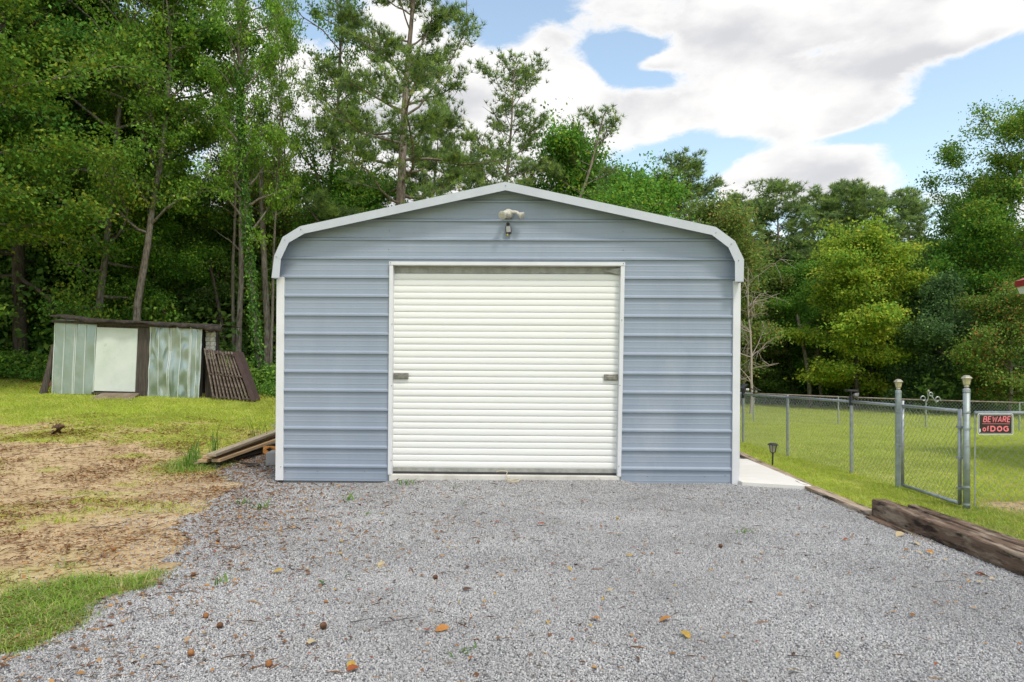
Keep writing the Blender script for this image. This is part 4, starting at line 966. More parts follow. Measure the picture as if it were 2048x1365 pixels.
def pine(name, seed, H, R, cb, nl, ntuft, nneed, nlen, nwid, r0, tints=PINEG, lean=(0, 0), fork=None, prof=.5, bare=3):
    r = np.random.default_rng(seed); tr = walk((0, 0, -.3), (lean[0], lean[1], 1), H * .98, 16, r, .035, .1)
    rt = r0 * (1 - np.linspace(0, 1, 17) ** 1.2 * .93); trunks = [(tr, rt)]; 
    if fork: 
        h, fd, fl = fork; i = int(h * 16); f2 = walk(tr[i], fd, H * fl, 14, r, .06, .06); trunks.append((f2, np.linspace(rt[i] * .85, .02, 15)))
    br = []; subs = []
    for ti, (T0, R0) in enumerate(trunks):
        n = len(T0) - 1
        cbb = cb if ti == 0 else .25
        m = nl if ti == 0 else int(nl * .6)
        for i in range(m):
            t = (i + r.random()) / m; h = cbb + (1 - cbb) * t * .98; q = h * n; j = int(min(q, n - 1)); p = T0[j] + (T0[j + 1] - T0[j]) * (q - j)
            az = i * 2.4 + r.normal() * .6; L = R * max(.15, (1 - t) ** prof) * (.45 + .6 * r.random()) * (1 if ti == 0 else .8) * (.45 + .55 * min(1, t * 4))
            e = math.radians(-4 + 58 * t ** 1.4 + r.normal() * 10); d = (math.cos(az) * math.cos(e), math.sin(az) * math.cos(e), math.sin(e))
            pts = walk(p, d, L, 7, r, .12, .05); br.append((pts, np.linspace(min(R0[j] * .4, .018 + L * .012), .008, 8)))
            for k in range(8):
                a = .3 + .7 * (k + r.random()) / 8; q = a * 7; j2 = int(min(q, 6)); ps = pts[j2] + (pts[j2 + 1] - pts[j2]) * (q - j2)
                dd = unit(pts[j2 + 1] - pts[j2]); side = unit(np.cross(dd, [0, 0, 1.])) * (1 if k % 2 else -1)
                sb = walk(ps, dd * .7 + side * .8 + np.array([0, 0, .1]) + r.normal(size=3) * .12, L * (.2 + .2 * r.random()), 4, r, .16, .08)
                br.append((sb, np.linspace(.012, .004, 5))); subs.append((sb, L))
    for i in range(bare):     # dead stubs on the lower trunk
        h = r.uniform(.12, cb); q = h * 16; j = int(q); az = r.uniform(0, 6.28)
        br.append((walk(tr[j], (math.cos(az), math.sin(az), .1), r.uniform(.5, 1.6), 6, r, .2, -.02), np.linspace(.03, .005, 7)))
    w = np.array([s[1] for s in subs]) * (.1 + r.random(len(subs)) ** 1.5); pick = r.choice(len(subs), ntuft, p=w / w.sum()); C = []; D = []
    for k in pick:
        sb = subs[k][0]; q = (r.random() ** .7) * (len(sb) - 1); j = int(min(q, len(sb) - 2)); C.append(sb[j] + (sb[j + 1] - sb[j]) * (q - j)); D.append(unit(sb[j + 1] - sb[j]) * .6 + np.array([0, 0, .75]))
    C = np.array(C) + r.normal(size=(ntuft, 3)) * np.array([.12, .12, .05]) * (R / 3.5); D = unit(np.array(D))
    ci = np.repeat(np.arange(ntuft), nneed); M_ = len(ci); d = unit(r.normal(size=(M_, 3)) * .75 + D[ci]); s = unit(np.cross(d, r.normal(size=(M_, 3))))
    L = (nlen * (.7 + .6 * r.random(M_)))[:, None]; V = np.stack([C[ci] - s * nwid / 2, C[ci] + s * nwid / 2, C[ci] + d * L], 1).reshape(-1, 3)
    T = np.arange(M_ * 3).reshape(-1, 3); tc = np.asarray(tints) * 3.0 + np.array([.02, .025, .008]); col = (tc[r.integers(0, len(tc), ntuft)] * (1 + .2 * r.normal(size=(ntuft, 1))))[ci]
    V2, T2 = tubes_np(trunks, 9); tm = npmesh('trunk', V2, T2); V2, T2 = tubes_np(br, 4); bm = npmesh('branches', V2, T2)
    return dict(name=name, H=H, parts=[('trunk', tm, 'barkpine'), ('branches', bm, 'barkpine'), ('crown', npmesh('crown', V, T, np.repeat(np.clip(col, .01, .5), 3, axis=0)), 'needle')])
def plant(spec, px, d, H, label, cat='tree', rz=None, group=None, dx=0, widen=1.0):
    x = (px - 1024) * d / F + dx; s = H / spec['H']
    if spec['name'] == 'pine_tree' and d > 39: widen = 1.4
    o = empty(spec['name'], (x, d, zgs(x, d) - .02), (0, 0, random.uniform(0, 6.28) if rz is None else rz), label, cat, group); o.scale = (s * widen, s * widen, s)
    for nm, me_, m_ in spec['parts']: link(nm, me_, MT[m_], o)
    return o
YEL = [(.20, .24, .025), (.16, .22, .025), (.26, .26, .03), (.11, .18, .025)]
DARKG = [(.055, .092, .02), (.072, .112, .022), (.042, .072, .018), (.09, .13, .025)]
oakA = decid('oak_tree', 1, 16, 6.2, .17, 46, 3300, 28, .118, .20, tints=[(.046, .102, .016), (.062, .12, .018), (.038, .085, .015), (.12, .15, .018)], tintw=[3, 3, 2, .9], bark='barkdark', spread=(.55, .55, .28), elev=(-8, 50), wob=.03)
oakB = decid('oak_tree', 2, 15, 5.0, .16, 44, 2600, 28, .112, .15, tints=[(.065, .12, .016), (.09, .14, .017), (.05, .09, .015), (.16, .17, .02)], tintw=[3, 3, 2, 2], bark='bark', spread=(.5, .5, .26), elev=(-8, 50), wob=.05)
tallA = decid('tall_tree', 3, 16, 2.9, .32, 38, 520, 26, .105, .14, tints=[(.10, .165, .02), (.13, .19, .022), (.075, .13, .02)], spread=(.3, .3, .18), elev=(15, 70), prof=.3)
tallB = decid('tall_tree', 4, 15, 2.5, .42, 34, 400, 26, .105, .12, tints=[(.10, .165, .02), (.13, .19, .022), (.08, .14, .02), (.16, .17, .03)], spread=(.29, .29, .18), elev=(20, 70), prof=.3, wob=.045)
rndA = decid('broadleaf_tree', 5, 9, 3.0, .13, 40, 2300, 28, .105, .12, tints=[(.07, .145, .02), (.095, .17, .022), (.05, .11, .02), (.16, .19, .02)], tintw=[3, 3, 2, 1], elev=(0, 65))
rndB = decid('broadleaf_tree', 6, 10, 3.6, .12, 42, 2300, 27, .125, .13, tints=DARKG, elev=(0, 60), bark='barkdark')
rndY = decid('yellow_tree', 7, 8, 3.7, .24, 40, 2300, 27, .125, .12, tints=YEL, elev=(-12, 60), bark='barkdark', spread=(.55, .55, .2))
rndR = decid('reddening_tree', 8, 7, 2.9, .12, 34, 1400, 26, .12, .10, tints=[(.08, .12, .02), (.14, .11, .03), (.22, .09, .03), (.10, .14, .03)], tintw=[5, 1.5, .8, 4], elev=(-5, 55))
rndO = decid('olive_tree', 9, 9, 2.8, .15, 36, 1400, 26, .12, .10, tints=[(.10, .13, .03), (.13, .14, .035), (.08, .115, .028), (.17, .11, .035)], tintw=[3, 2, 2, .7], elev=(0, 60))
cedar = decid('cedar_tree', 10, 8, 2.6, .06, 60, 2000, 26, .12, .12, tints=[(.058, .092, .034), (.075, .115, .042), (.045, .075, .03)], elev=(-18, 35), spread=(.4, .4, .35), prof=.8, bark='bark')
smallA = decid('young_tree', 11, 6, 1.9, .10, 26, 520, 22, .14, .05, tints=DARKG, elev=(5, 60), spread=(.4, .4, .22), bark='barkdark')
pineA = pine('pine_tree', 20, 16, 4.4, .26, 52, 9000, 15, .17, .019, .20, prof=.38)
pineB = pine('pine_tree', 21, 13, 3.5, .30, 38, 4800, 13, .17, .02, .13, fork=(.24, (.42, .05, 1), .72), lean=(-.02, 0), prof=.35)
pineC = pine('pine_tree', 22, 13, 3.3, .36, 40, 3600, 12, .20, .026, .14, prof=.4)
pineD = pine('pine_tree', 23, 14, 3.8, .45, 44, 3100, 12, .24, .03, .14, prof=.45)
pineE = pine('pine_tree', 24, 14, 3.4, .42, 44, 3100, 12, .24, .03, .14, prof=.4)
def dead(name, seed, H, R, n):
    r = np.random.default_rng(seed); tr = walk((0, 0, -.2), (.1, 0, 1), H, 12, r, .08, .1); br = []
    for i in range(n):
        h = .25 + .75 * i / n; q = h * 12; j = int(min(q, 11)); az = r.uniform(0, 6.28); e = r.uniform(.3, 1.0)
        L = R * r.uniform(.5, 1); pts = walk(tr[j], (math.cos(az) * math.cos(e), math.sin(az) * math.cos(e), math.sin(e)), L, 7, r, .15, -.01); br.append((pts, np.linspace(.022, .007, 8)))
        for k in range(7):
            j2 = r.integers(1, 7); dd = unit(pts[j2] - pts[j2 - 1] + r.normal(size=3) * .55); br.append((walk(pts[j2], dd, L * r.uniform(.25, .5), 5, r, .18, -.06), np.linspace(.012, .005, 6)))
    V, T = tubes_np([(tr, np.linspace(.06, .02, 13))], 7); tm = npmesh('trunk', V, T); V, T = tubes_np(br, 3)
    return dict(name=name, H=H, parts=[('trunk', tm, 'deadwood'), ('twigs', npmesh('twigs', V, T), 'deadwood')])
deadA = dead('dead_tree', 30, 6, 2.0, 22)
def top(py, d, px):
    x = (px - 1024) * d / F; return HC + (HY - py) * d / F - zgs(x, d)

# left: edge of the wood
plant(oakA, 40, 21.5, 17.5, 'large dense oak with a dark trunk left of the shed, filling the top left corner', rz=.4)
plant(oakB, -110, 17.0, 13.5, 'oak at the left edge of the photo, only its leaning branches in view', rz=2.0)
plant(oakB, 190, 21.0, 16.5, 'leafy oak with a pale trunk rising behind the shed door', rz=4.1, widen=.72)
plant(tallA, 255, 20.3, 14.5, 'crooked pale-trunked tree behind the dented right half of the shed', rz=1.2)
plant(oakB, 300, 25.5, 17.0, 'tall yellow-edged oak behind the shed, its crown bordering the open sky', rz=3.3, widen=.75)
plant(rndB, 100, 23.5, 8.0, 'low dark tree close behind the left end of the shed', rz=.8)
plant(rndB, 400, 24, 6.5, 'low dark tree behind the frames leaning on the shed', rz=2.8)
plant(rndA, 300, 22.6, 6.2, 'bright green low tree just behind the shed roof', rz=1.8)
plant(tallB, 468, 22.5, 13.5, 'slim tree between the shed and the ivy-covered trunk', rz=.3, widen=.6)
ivt = plant(tallA, 524, 20.0, 15.0, 'thick ivy-covered tree just left of the garage', rz=5.0, widen=.7)
plant(tallB, 541, 21.2, 12.5, 'slim grey-trunked tree touching the left eave of the garage, beside the ivy-covered one', rz=2.2, widen=.5)
plant(tallB, 590, 25, 14.5, 'thin bare-branched tree above the left slope of the garage roof', rz=4.4, widen=.55)
plant(tallA, 625, 23, 17.0, 'tall straight leafy tree above the left slope of the garage roof, reaching the top edge', rz=.9, widen=.7)
plant(tallB, 705, 25, 12.2, 'light green tree between the tall straight tree and the big pine', rz=3.0, widen=.8)
plant(rndO, 560, 25, 8.0, 'tree with browning leaves behind the left roof corner of the garage', rz=1.0)
plant(rndA, 690, 23.5, 7.6, 'bushy green tree behind the left slope of the garage roof', rz=2.0)
plant(rndA, 480, 26.5, 8.6, 'bushy tree farther back between the shed and the garage', rz=3.6)
plant(pineA, 797, 22, 17.3, 'tall pine with a bare grey trunk, biggest of the pines above the garage', rz=2.6)
plant(pineC, 880, 27, 12.0, 'reddish-trunked pine just right of the biggest pine', rz=1.0)
plant(pineC, 950, 30, 10.8, 'dark pine low between the biggest pine and the forked pine', rz=4.0)
plant(rndA, 865, 25.5, 7.9, 'bright green bushy tree right of the big pine trunk, just over the roof', rz=5.1)
plant(pineB, 1006, 25, top(85, 25, 1006), 'sparse forked pine rising right behind the peak of the garage', rz=0, widen=1.1)
plant(rndA, 1172, 27, top(245, 27, 1172), 'round green tree above the right slope of the garage roof', rz=.2, widen=.85)
plant(rndA, 1225, 30, top(330, 30, 1225), 'smaller green tree at the right foot of the round green tree', rz=2.2)
plant(rndB, 1075, 29, top(345, 29, 1075), 'dark tree between the forked pine and the round green tree', rz=1.4)
plant(pineC, 1300, 42, top(350, 42, 1300), 'small distant pine left of the broad pine, over the right roof slope', rz=3.0)
plant(pineD, 1400, 40, top(293, 40, 1400), 'broad flat-topped pine over the right slope of the garage roof', rz=.5)
plant(rndO, 1440, 36, top(385, 36, 1440), 'olive-brown tree behind the right roof corner of the garage', rz=1.5)
plant(deadA, 1500, 28, top(520, 28, 1500), 'bare dead tree with tangled twigs beside the right edge of the garage', 'dead tree', rz=.6)
for px, d, py, sp, lab in ((1566, 47, 338, pineD, 'distant pine with a flat top, left of the row of pines'), (1500, 50, 385, pineE, 'distant pine just right of the garage corner, partly behind the dead tree'),
                           (1655, 49, 352, pineE, 'distant pine in the middle of the row, above the yellow-green tree'), (1735, 47, 345, pineD, 'distant pine above the right half of the yellow-green tree'),
                           (1705, 54, 372, pineE, 'distant pine farthest back in the row above the yellow-green tree'), (1830, 49, 360, pineE, 'distant pine at the right end of the row, left of the tall broadleaf trees')):
    plant(sp, px, d, top(py, d, px), lab)
plant(rndO, 1515, 44, top(520, 44, 1515), 'brownish tree behind the dead tree right of the garage', rz=2.1)
plant(rndB, 1580, 44, top(560, 44, 1580), 'dark green tree left of the yellow-green tree', rz=1.9)
plant(rndA, 1640, 42, top(505, 42, 1640), 'green tree overlapping the left side of the yellow-green tree', rz=4.9)
plant(rndY, 1715, 37, top(478, 37, 1715), 'bright yellow-green spreading tree at the far edge of the lawn', rz=.9)
plant(cedar, 1885, 35, top(525, 35, 1885), 'drooping grey-green cedar right of the yellow-green tree', rz=.5)
plant(rndB, 1800, 44, top(500, 44, 1800), 'dark tree between the yellow-green tree and the cedar', rz=.5)
plant(rndB, 1925, 41, top(335, 41, 1925), 'tall dark green tree rising behind the cedar', rz=3.5, widen=.75)
plant(rndA, 1985, 37, top(400, 37, 1985), 'light green tree right of the tall dark green tree', rz=.1)
plant(oakB, 2095, 36, top(190, 36, 2095), 'tallest tree at the right edge of the photo', rz=.7)
plant(rndR, 2015, 31, top(555, 31, 2015), 'low tree with reddening leaves at the right edge', rz=2.5)
plant(rndB, 1960, 38.5, top(560, 38.5, 1960), 'dark low tree between the cedar and the reddening tree', rz=2.9)
# ivy on the thick trunk
r_ = np.random.default_rng(5); tv = np.empty(len(ivt.children[0].data.vertices) * 3, np.float32); 
trm = [c for c in ivt.children if c.name.startswith('trunk')][0].data; tv = np.empty(len(trm.vertices) * 3, np.float32); trm.vertices.foreach_get('co', tv); tv = tv.reshape(-1, 9, 3)
C_ = []; D_ = []
for k in range(900):
    q = r_.random() ** .9 * 10.5; i = int(q); c0 = tv[i].mean(0) * (1 - q + i) + tv[i + 1].mean(0) * (q - i); a = r_.uniform(0, 6.28); dv = np.array([math.cos(a), math.sin(a), 0]); rad = np.linalg.norm(tv[i][0] - tv[i].mean(0))
    C_.append(c0 + dv * rad * 1.1); D_.append(dv)
link('ivy', leaf_mesh('ivy', np.array(C_), np.array(D_), 9, (.09, .09, .14), .11, [(.06, .12, .02), (.09, .15, .02), (.04, .08, .02)], r_, droop=.5), MT['ivy'], ivt)
# deeper rows of the wood
cnt = 0
for row, d0 in enumerate((25, 28, 31.5, 35.5, 40)):
    for k in range(15):
        d = d0 + random.uniform(-1.4, 1.4); px = -420 + k * 112 + (row % 2) * 56 + random.uniform(-25, 25)
        if px > 1290: continue
        left = px < 240
        if 240 <= px < 420 and row < 2: continue
        H = random.uniform(13, 17) if left else top(random.uniform(395, 480), d, px) if px < 1000 else top(random.uniform(395, 455), d, px)
        sp = random.choice((tallA, tallB, oakB, rndB)) if left else random.choice((rndB, rndA, rndB))
        plant(sp, px, d, H, 'leafy tree deep in the wood behind the shed' if left else 'leafy tree deep in the wood behind the garage', group='trees deep in the wood behind the shed' if left else 'trees deep in the wood behind the garage', widen=1 if left else 1.1)
for row, d0 in enumerate((46, 51, 57)):
    for k in range(11):
        d = d0 + random.uniform(-1.5, 1.5); px = 1310 + k * 95 + row * 30 + random.uniform(-20, 20)
        plant(random.choice((rndB, rndA, rndB, rndO)), px, d, top(random.uniform(430, 520), d, px), 'leafy tree in the dark far wood beyond the lawn', group='trees in the far wood beyond the lawn', widen=1.15)
# slender stems standing in the shade at the wood edges
def stem(px, d, ptop, r, lean, lab, m_='bark'):
    x = (px - 1024) * d / F; z = zgs(x, d); h = top(ptop, d, px); rr = np.random.default_rng(int(px)); pts = walk((0, 0, -.2), (lean, 0, 1), h, 8, rr, .04, .05)
    o = empty('bare_trunk', (x, d, z), (0, 0, 0), lab, 'tree', 'bare trunks at the edge of the wood'); V, T = tubes_np([(pts, np.linspace(r, r * .6, 9))], 8); link('trunk', npmesh('trunk', V, T), MT[m_], o)
    V, T = tubes_np([(walk(pts[4 + i % 4], (math.cos(i * 2.1), math.sin(i * 2.1), .6), 1.0, 5, rr, .2, 0), np.linspace(.02, .005, 6)) for i in range(6)], 4); link('branches', npmesh('branches', V, T), MT[m_], o)
for a in ((474, 21, 330, .10, .03, 'slim grey trunk left of the ivy-covered one', 'bark'), (500, 23.5, 400, .09, -.03, 'thin trunk close to the left of the ivy-covered trunk', 'barkdark'), (533, 21.8, 300, .12, .02, 'grey trunk just behind the ivy-covered trunk', 'bark'), (1483, 37, 600, .10, .06, 'brown leaning trunk just right of the garage in the dark wood', 'barkpine'), (1620, 38, 620, .13, -.07, 'grey trunk leaning left below the left side of the yellow-green tree', 'bark'), (1642, 39, 640, .08, -.02, 'slim pale trunk right of the leaning grey trunk', 'bark'),
          (1700, 39, 600, .12, .02, 'dark trunk under the middle of the yellow-green tree', 'barkdark'), (1740, 41, 600, .09, .05, 'thin dark trunk under the right half of the yellow-green tree', 'barkdark'), (1590, 42, 640, .07, 0, 'thinnest trunk left of the leaning grey trunk', 'barkdark'),
          (437, 24, 560, .10, .02, 'slim trunk behind the torn end of the shed roof', 'bark'), (455, 23, 520, .08, -.02, 'slim dark trunk right of the shed roof end', 'barkdark'), (15, 24, 560, .09, .03, 'thin dark trunk at the left edge of the photo', 'barkdark'), (75, 25, 560, .07, .0, 'thin dark trunk between the oak and the shed', 'barkdark')):
    stem(*a)

# ---------------------------------------------------------------- undergrowth, grass, gravel, litter
def blade_tuft(seed, n, h, w, spread, bend):
    r = np.random.default_rng(seed); V = []; T = []
    for i in range(n):
        a = r.uniform(0, 6.28); p = np.array([r.normal() * spread, r.normal() * spread, -.01]); d = np.array([math.cos(a), math.sin(a), 0]); s = np.array([-d[1], d[0], 0]); hh = h * r.uniform(.5, 1.15); b = bend * r.uniform(.3, 1.3) * hh
        k = len(V); q1 = p + d * b * .3 + np.array([0, 0, hh * .55]); q2 = p + d * b + np.array([0, 0, hh * (1 - .3 * bend)])
        V += [p - s * w / 2, p + s * w / 2, q1 - s * w * .4, q1 + s * w * .4, q2]; T += [(k, k + 1, k + 3), (k, k + 3, k + 2), (k + 2, k + 3, k + 4)]
    return np.array(V), np.array(T)
def tuft_set(nm, m_, specs):
    ms = []
    for i, sp in enumerate(specs):
        V, T = blade_tuft(100 + i, *sp); q = npmesh(nm, V, T); q.materials.append(m_); ms.append(q)
    return variants(nm, ms)
def rand_area(n, x0, x1, y0, y1):
    return rng.uniform(x0, x1, n), rng.uniform(y0, y1, n)
def vis(x, y, m=.25): return (np.abs(x) < y * .80 + m)
def grass_layer(name, coll, nv, areas, smin, smax, fn):
    PX, PY = [], []
    SS_ = []
    for n, x0, x1, y0, y1, s in areas:
        x, y = rand_area(n, x0, x1, y0, y1); k = vis(x, y) & (rng.random(n) < fn(x, y)); PX.append(x[k]); PY.append(y[k]); SS_.append(np.full(k.sum(), s))
    x, y, s = np.concatenate(PX), np.concatenate(PY), np.concatenate(SS_); n = len(x); z = zg(x, y)
    rot = np.stack([rng.normal(size=n) * .1, rng.normal(size=n) * .1, rng.uniform(0, 6.28, n)], -1); sc = rng.uniform(smin, smax, n) * s
    return scatter(name, np.stack([x, y, z], -1), rot, np.stack([sc] * 3, -1), rng.integers(0, nv, n), coll)
def notg(x, y):
    g_ = gravel_mask(x, y); tim = (x > 3.2) & (x < 3.62) & (y < 6.35); tim |= (np.abs(x - np.interp(y, [6.3, 7.75, 10.1, 14.6], [3.33, 3.38, 3.6, 4.02])) < .10)
    gar = (x > -2.85) & (x < 2.75) & (y > 8.1) & (y < 15.3); shd = (y > 16.95) & (y < 19.5) & (x > -11.6) & (x < -7.4)
    return (~g_ & ~tim & ~gar & ~shd).astype(float)
lawn = tuft_set('lawn_tuft', MT['grass'], [(12, .050, .005, .035, .7), (12, .040, .005, .04, .9), (10, .060, .005, .03, .8), (12, .035, .006, .045, 1.0)])
lush = tuft_set('lush_tuft', MT['grasslush'], [(14, .055, .005, .045, 1.4), (12, .075, .005, .04, 1.5), (14, .05, .006, .06, 1.6), (10, .085, .005, .04, 1.3)])
weeds = tuft_set('weed_tuft', MT['weed'], [(12, .09, .010, .03, 1.1), (9, .13, .008, .02, .9), (16, .05, .014, .05, 1.3)])
R_ = lambda x, y: notg(x, y) * grass_f(x, y) * (x > 0) * (1 - floor_f(x, y))
grass_layer('lawn_grass', lawn, 4, [(34000, 3.4, 8, 3.4, 10, 1.0), (52000, 3.4, 14, 10, 20, 1.35), (40000, 3.4, 24, 20, 32, 2.0), (24000, 3.4, 36, 32, 45, 3.0)], .7, 1.3, R_)
L_f = lambda x, y: notg(x, y) * grass_f(x, y) * (x < -2) * (1 - .8 * floor_f(x, y)) * (y > 5.6)
grass_layer('yard_grass', lawn, 4, [(34000, -9, -2.6, 5.5, 12, 1.0), (52000, -17, -3, 12, 21, 1.4)], .7, 1.3, lambda x, y: L_f(x, y) * np.where(y < 12.3, .8, 1))
near_f = lambda x, y: notg(x, y) * sm(.2, .8, grass_f(x, y)) * (x < 0) * (y < 5.7)
grass_layer('long_grass', lush, 4, [(16000, -5, -1.9, 2.4, 5.6, 1.0)], .6, 1.1, near_f)
grass_layer('long_grass', lush, 4, [(6000, 3.62, 4.9, 3.3, 6.6, .75), (900, -4.9, -4.1, 8.9, 10.4, 1.7)], .6, 1.1, lambda x, y: notg(x, y) * np.where(x > 0, .5, sm(.3, .7, grass_f(x, y))))
# undergrowth along the wood edges
def bush(seed, n, nper, size, R, H, tints):
    r = np.random.default_rng(seed); C = r.normal(size=(n, 3)) * np.array([R * .5, R * .5, H * .3]) + np.array([0, 0, H * .45]); C[:, 2] = np.abs(C[:, 2]); D = unit(C * np.array([1, 1, .3]) + 1e-3)
    q = leaf_mesh('bush', C, D, nper, (.22, .22, .15), size, tints, r); q.materials.append(MT['leaf']); return q
BT = [(.06, .12, .02), (.09, .16, .025), (.04, .085, .02), (.13, .19, .03)]
bc = variants('undergrowth', [bush(1, 60, 16, .12, .8, .9, BT), bush(2, 45, 16, .10, .7, .5, BT), bush(3, 80, 16, .13, .9, 1.5, DARKG)])
PXY = []; sc = []; ix = []
for n, x0, x1, y0, y1, s0, s1, kinds in ((150, -20, -5, 19.3, 22.5, .5, 1.0, (0, 1)), (160, -24, -5, 22, 28, .8, 1.7, (0, 2)), (260, 10, 42, 42.5, 47, .9, 1.7, (0, 2)), (120, 10, 42, 46, 50, 1.4, 2.4, (2, 2)), (90, -26, -6, 28, 34, 1.5, 2.5, (2, 2)), (50, 20, 36, 33, 40, .8, 1.5, (0, 2)), (14, -8.2, -6.2, 18.0, 19.6, .35, .6, (1, 1))):
    x, y = rand_area(n, x0, x1, y0, y1)
    PXY.append(np.stack([x, y, zg(x, y)], -1)); sc.append(rng.uniform(s0, s1, n)); ix.append(rng.choice(kinds, n))
PXY = np.concatenate(PXY); n = len(PXY); sc = np.concatenate(sc)
k = ~((PXY[:, 0] > 18) & (PXY[:, 1] < 40) & (PXY[:, 0] / PXY[:, 1] < .60)); PXY = PXY[k]; sc = sc[k]; ixx = np.concatenate(ix)[k]; n = len(PXY)
scatter('undergrowth', PXY, np.stack([np.zeros(n), np.zeros(n), rng.uniform(0, 6.28, n)], -1), np.stack([sc] * 3, -1), ixx, bc)
# gravel stones
def stone(seed):
    r = np.random.default_rng(seed); import bmesh
    bm = bmesh.new(); bmesh.ops.create_icosphere(bm, subdivisions=1, radius=1)
    for v in bm.verts: v.co = Vector((v.co.x * r.uniform(.6, 1.15), v.co.y * r.uniform(.5, 1.0), v.co.z * r.uniform(.4, .8)))
    q = bpy.data.meshes.new('stone'); bm.to_mesh(q); bm.free(); q.materials.append(MT['stone']); return q
stones = variants('stones', [stone(i) for i in range(6)])
PG = []
for n, y0, y1, sz in ((230000, 2.5, 4.6, .74), (150000, 4.6, 6.6, .80), (110000, 6.6, 9.2, .9), (9000, 9.2, 14.5, 1.6)):
    x, y = rand_area(n, -5.0, 4.1, y0, y1); k = vis(x, y, .15) & gravel_mask(x, y) & ~((x > -2.8) & (x < 2.7) & (y > 8.17)); k &= ~inpoly(x, y, PAD)
    PG.append(np.stack([x[k], y[k], np.full(k.sum(), sz)], -1))
# stray stones beyond the edge
NS = 60000; x, y = rand_area(NS, -6, -1.6, 2.6, 10.5); k = vis(x, y) & ~gravel_mask(x, y) & gravel_mask(x + 1.1 * rng.random(NS) ** 2.2, y - .5 * rng.random(NS) ** 2.2) & (rng.random(NS) < .75); PG.append(np.stack([x[k], y[k], np.full(k.sum(), .9)], -1))
PG = np.concatenate(PG); n = len(PG); s = rng.uniform(.0045, .0098, n) * PG[:, 2]
scatter('gravel_stones', np.stack([PG[:, 0], PG[:, 1], zgr(PG[:, 0], PG[:, 1]) + s * .35], -1), rng.uniform(-.5, 6.28, (n, 3)), np.stack([s, s, s], -1), rng.integers(0, 6, n), stones)
# fine litter: needles, bits of leaf, twiglets
def shard(seed, L, w):
    r = np.random.default_rng(seed); V = np.array([(0, 0, 0), (L * .5, w, .004 + .003 * r.random()), (L, 0, 0), (L * .5, -w, .003)]) ; q = npmesh('litter', V, np.array([(0, 1, 2), (0, 2, 3)])); q.materials.append(MT['straw']); return q
lit = variants('litter', [shard(1, .03, .008), shard(2, .05, .002), shard(3, .02, .008), shard(4, .09, .0018), shard(5, .035, .012)])
x, y = rand_area(150000, -9, 3.4, 2.5, 14)
gmk = gravel_mask(x, y); edge = np.interp(y, [2.6, 4, 5, 6, 7, 8, 9.2, 12], [-2.6, -2.6, -2.4, -2.2, -2.9, -3.2, -3.4, -4])
dens = np.where(gmk, .75 * np.exp(-np.maximum(0, x - edge) / .8) + .03, .75 * (.25 + 1.1 * sm(.42, .66, fbm(x * 1.3, y * 1.3, 77)))) * (1 - .6 * sm(12.5, 14, y)) * (1 - .55 * sm(4.9, 4.4, y) * (~gmk))
k = vis(x, y) & (rng.random(len(x)) < dens) & ~((x > -2.8) & (y > 8.15)); x, y = x[k], y[k]; n = len(x); s = rng.uniform(.45, 1.05, n) * (1 + y * .05)
scatter('leaf_litter', np.stack([x, y, zgr(x, y) + .012], -1), np.stack([rng.normal(size=n) * .25, rng.normal(size=n) * .25, rng.uniform(0, 6.28, n)], -1), np.stack([s] * 3, -1), rng.choice(5, n, p=[.2, .3, .2, .15, .15]), lit)
# litter under the wood
x, y = rand_area(14000, -18, -4, 17.5, 26); k = vis(x, y) & ~((x > -11.6) & (x < -7.3) & (y < 19.5)); x, y = x[k], y[k]; n = len(x); s = rng.uniform(1.2, 3, n)
scatter('leaf_litter', np.stack([x, y, zg(x, y) + .02], -1), np.stack([rng.normal(size=n) * .3, rng.normal(size=n) * .3, rng.uniform(0, 6.28, n)], -1), np.stack([s] * 3, -1), rng.choice(5, n), lit)

# ---------------------------------------------------------------- countable small things on the ground
def leaf_obj_mesh(seed, lobed):
    r = np.random.default_rng(seed); n = 9; out = []
    for i in range(n):
        t = i / (n - 1); w = math.sin(math.pi * min(1, t * .96 + .04)) ** .7 * .30
        if lobed: w *= (.55 + .45 * (i % 2)) * 1.25
        out.append((t, w * r.uniform(.85, 1.15)))
    V = []; curl = r.uniform(.1, .35); tw = r.uniform(-.3, .3)
    for t, w in out:
        zc = .10 * math.sin(math.pi * t) * r.uniform(.6, 1.2); V += [(t - .5, w, zc + curl * w + tw * w * t), (t - .5, 0, zc), (t - .5, -w, zc + curl * w - tw * w * t)]
    V += [(-.75, .02, .02), (-.75, -.02, .02)]; k = 3 * n; F_ = []
    for i in range(n - 1): F_ += [(3 * i, 3 * i + 1, 3 * i + 4, 3 * i + 3), (3 * i + 1, 3 * i + 2, 3 * i + 5, 3 * i + 4)]
    F_.append((k, k + 1, 1))
    q = bpy.data.meshes.new('fallen_leaf'); q.from_pydata(V, [], F_); return q
leafM = {}
for mk in ('leafrust', 'leafgold', 'leafgreen', 'leaforange', 'leafbrown', 'leafpale'):
    for j in range(3):
        q = leaf_obj_mesh(hash_ := 50 + j + len(leafM) * 3, j != 1); q.materials.append(MT[mk]); leafM[(mk, j)] = q
def fleaf(px, py, mk, size, label, group=None, cat='leaf'):
    d = HC * F / (py - HY); x = (px - 1024) * d / F
    o = link('fallen_leaf', leafM[(mk, random.randrange(3))]); o.location = (x, d, float(zgr(x, d)) + .016); o.scale = (size,) * 3
    o.rotation_euler = (random.uniform(-.35, .35), random.uniform(-.35, .35), random.uniform(0, 6.28)); tag(o, label, cat, group)
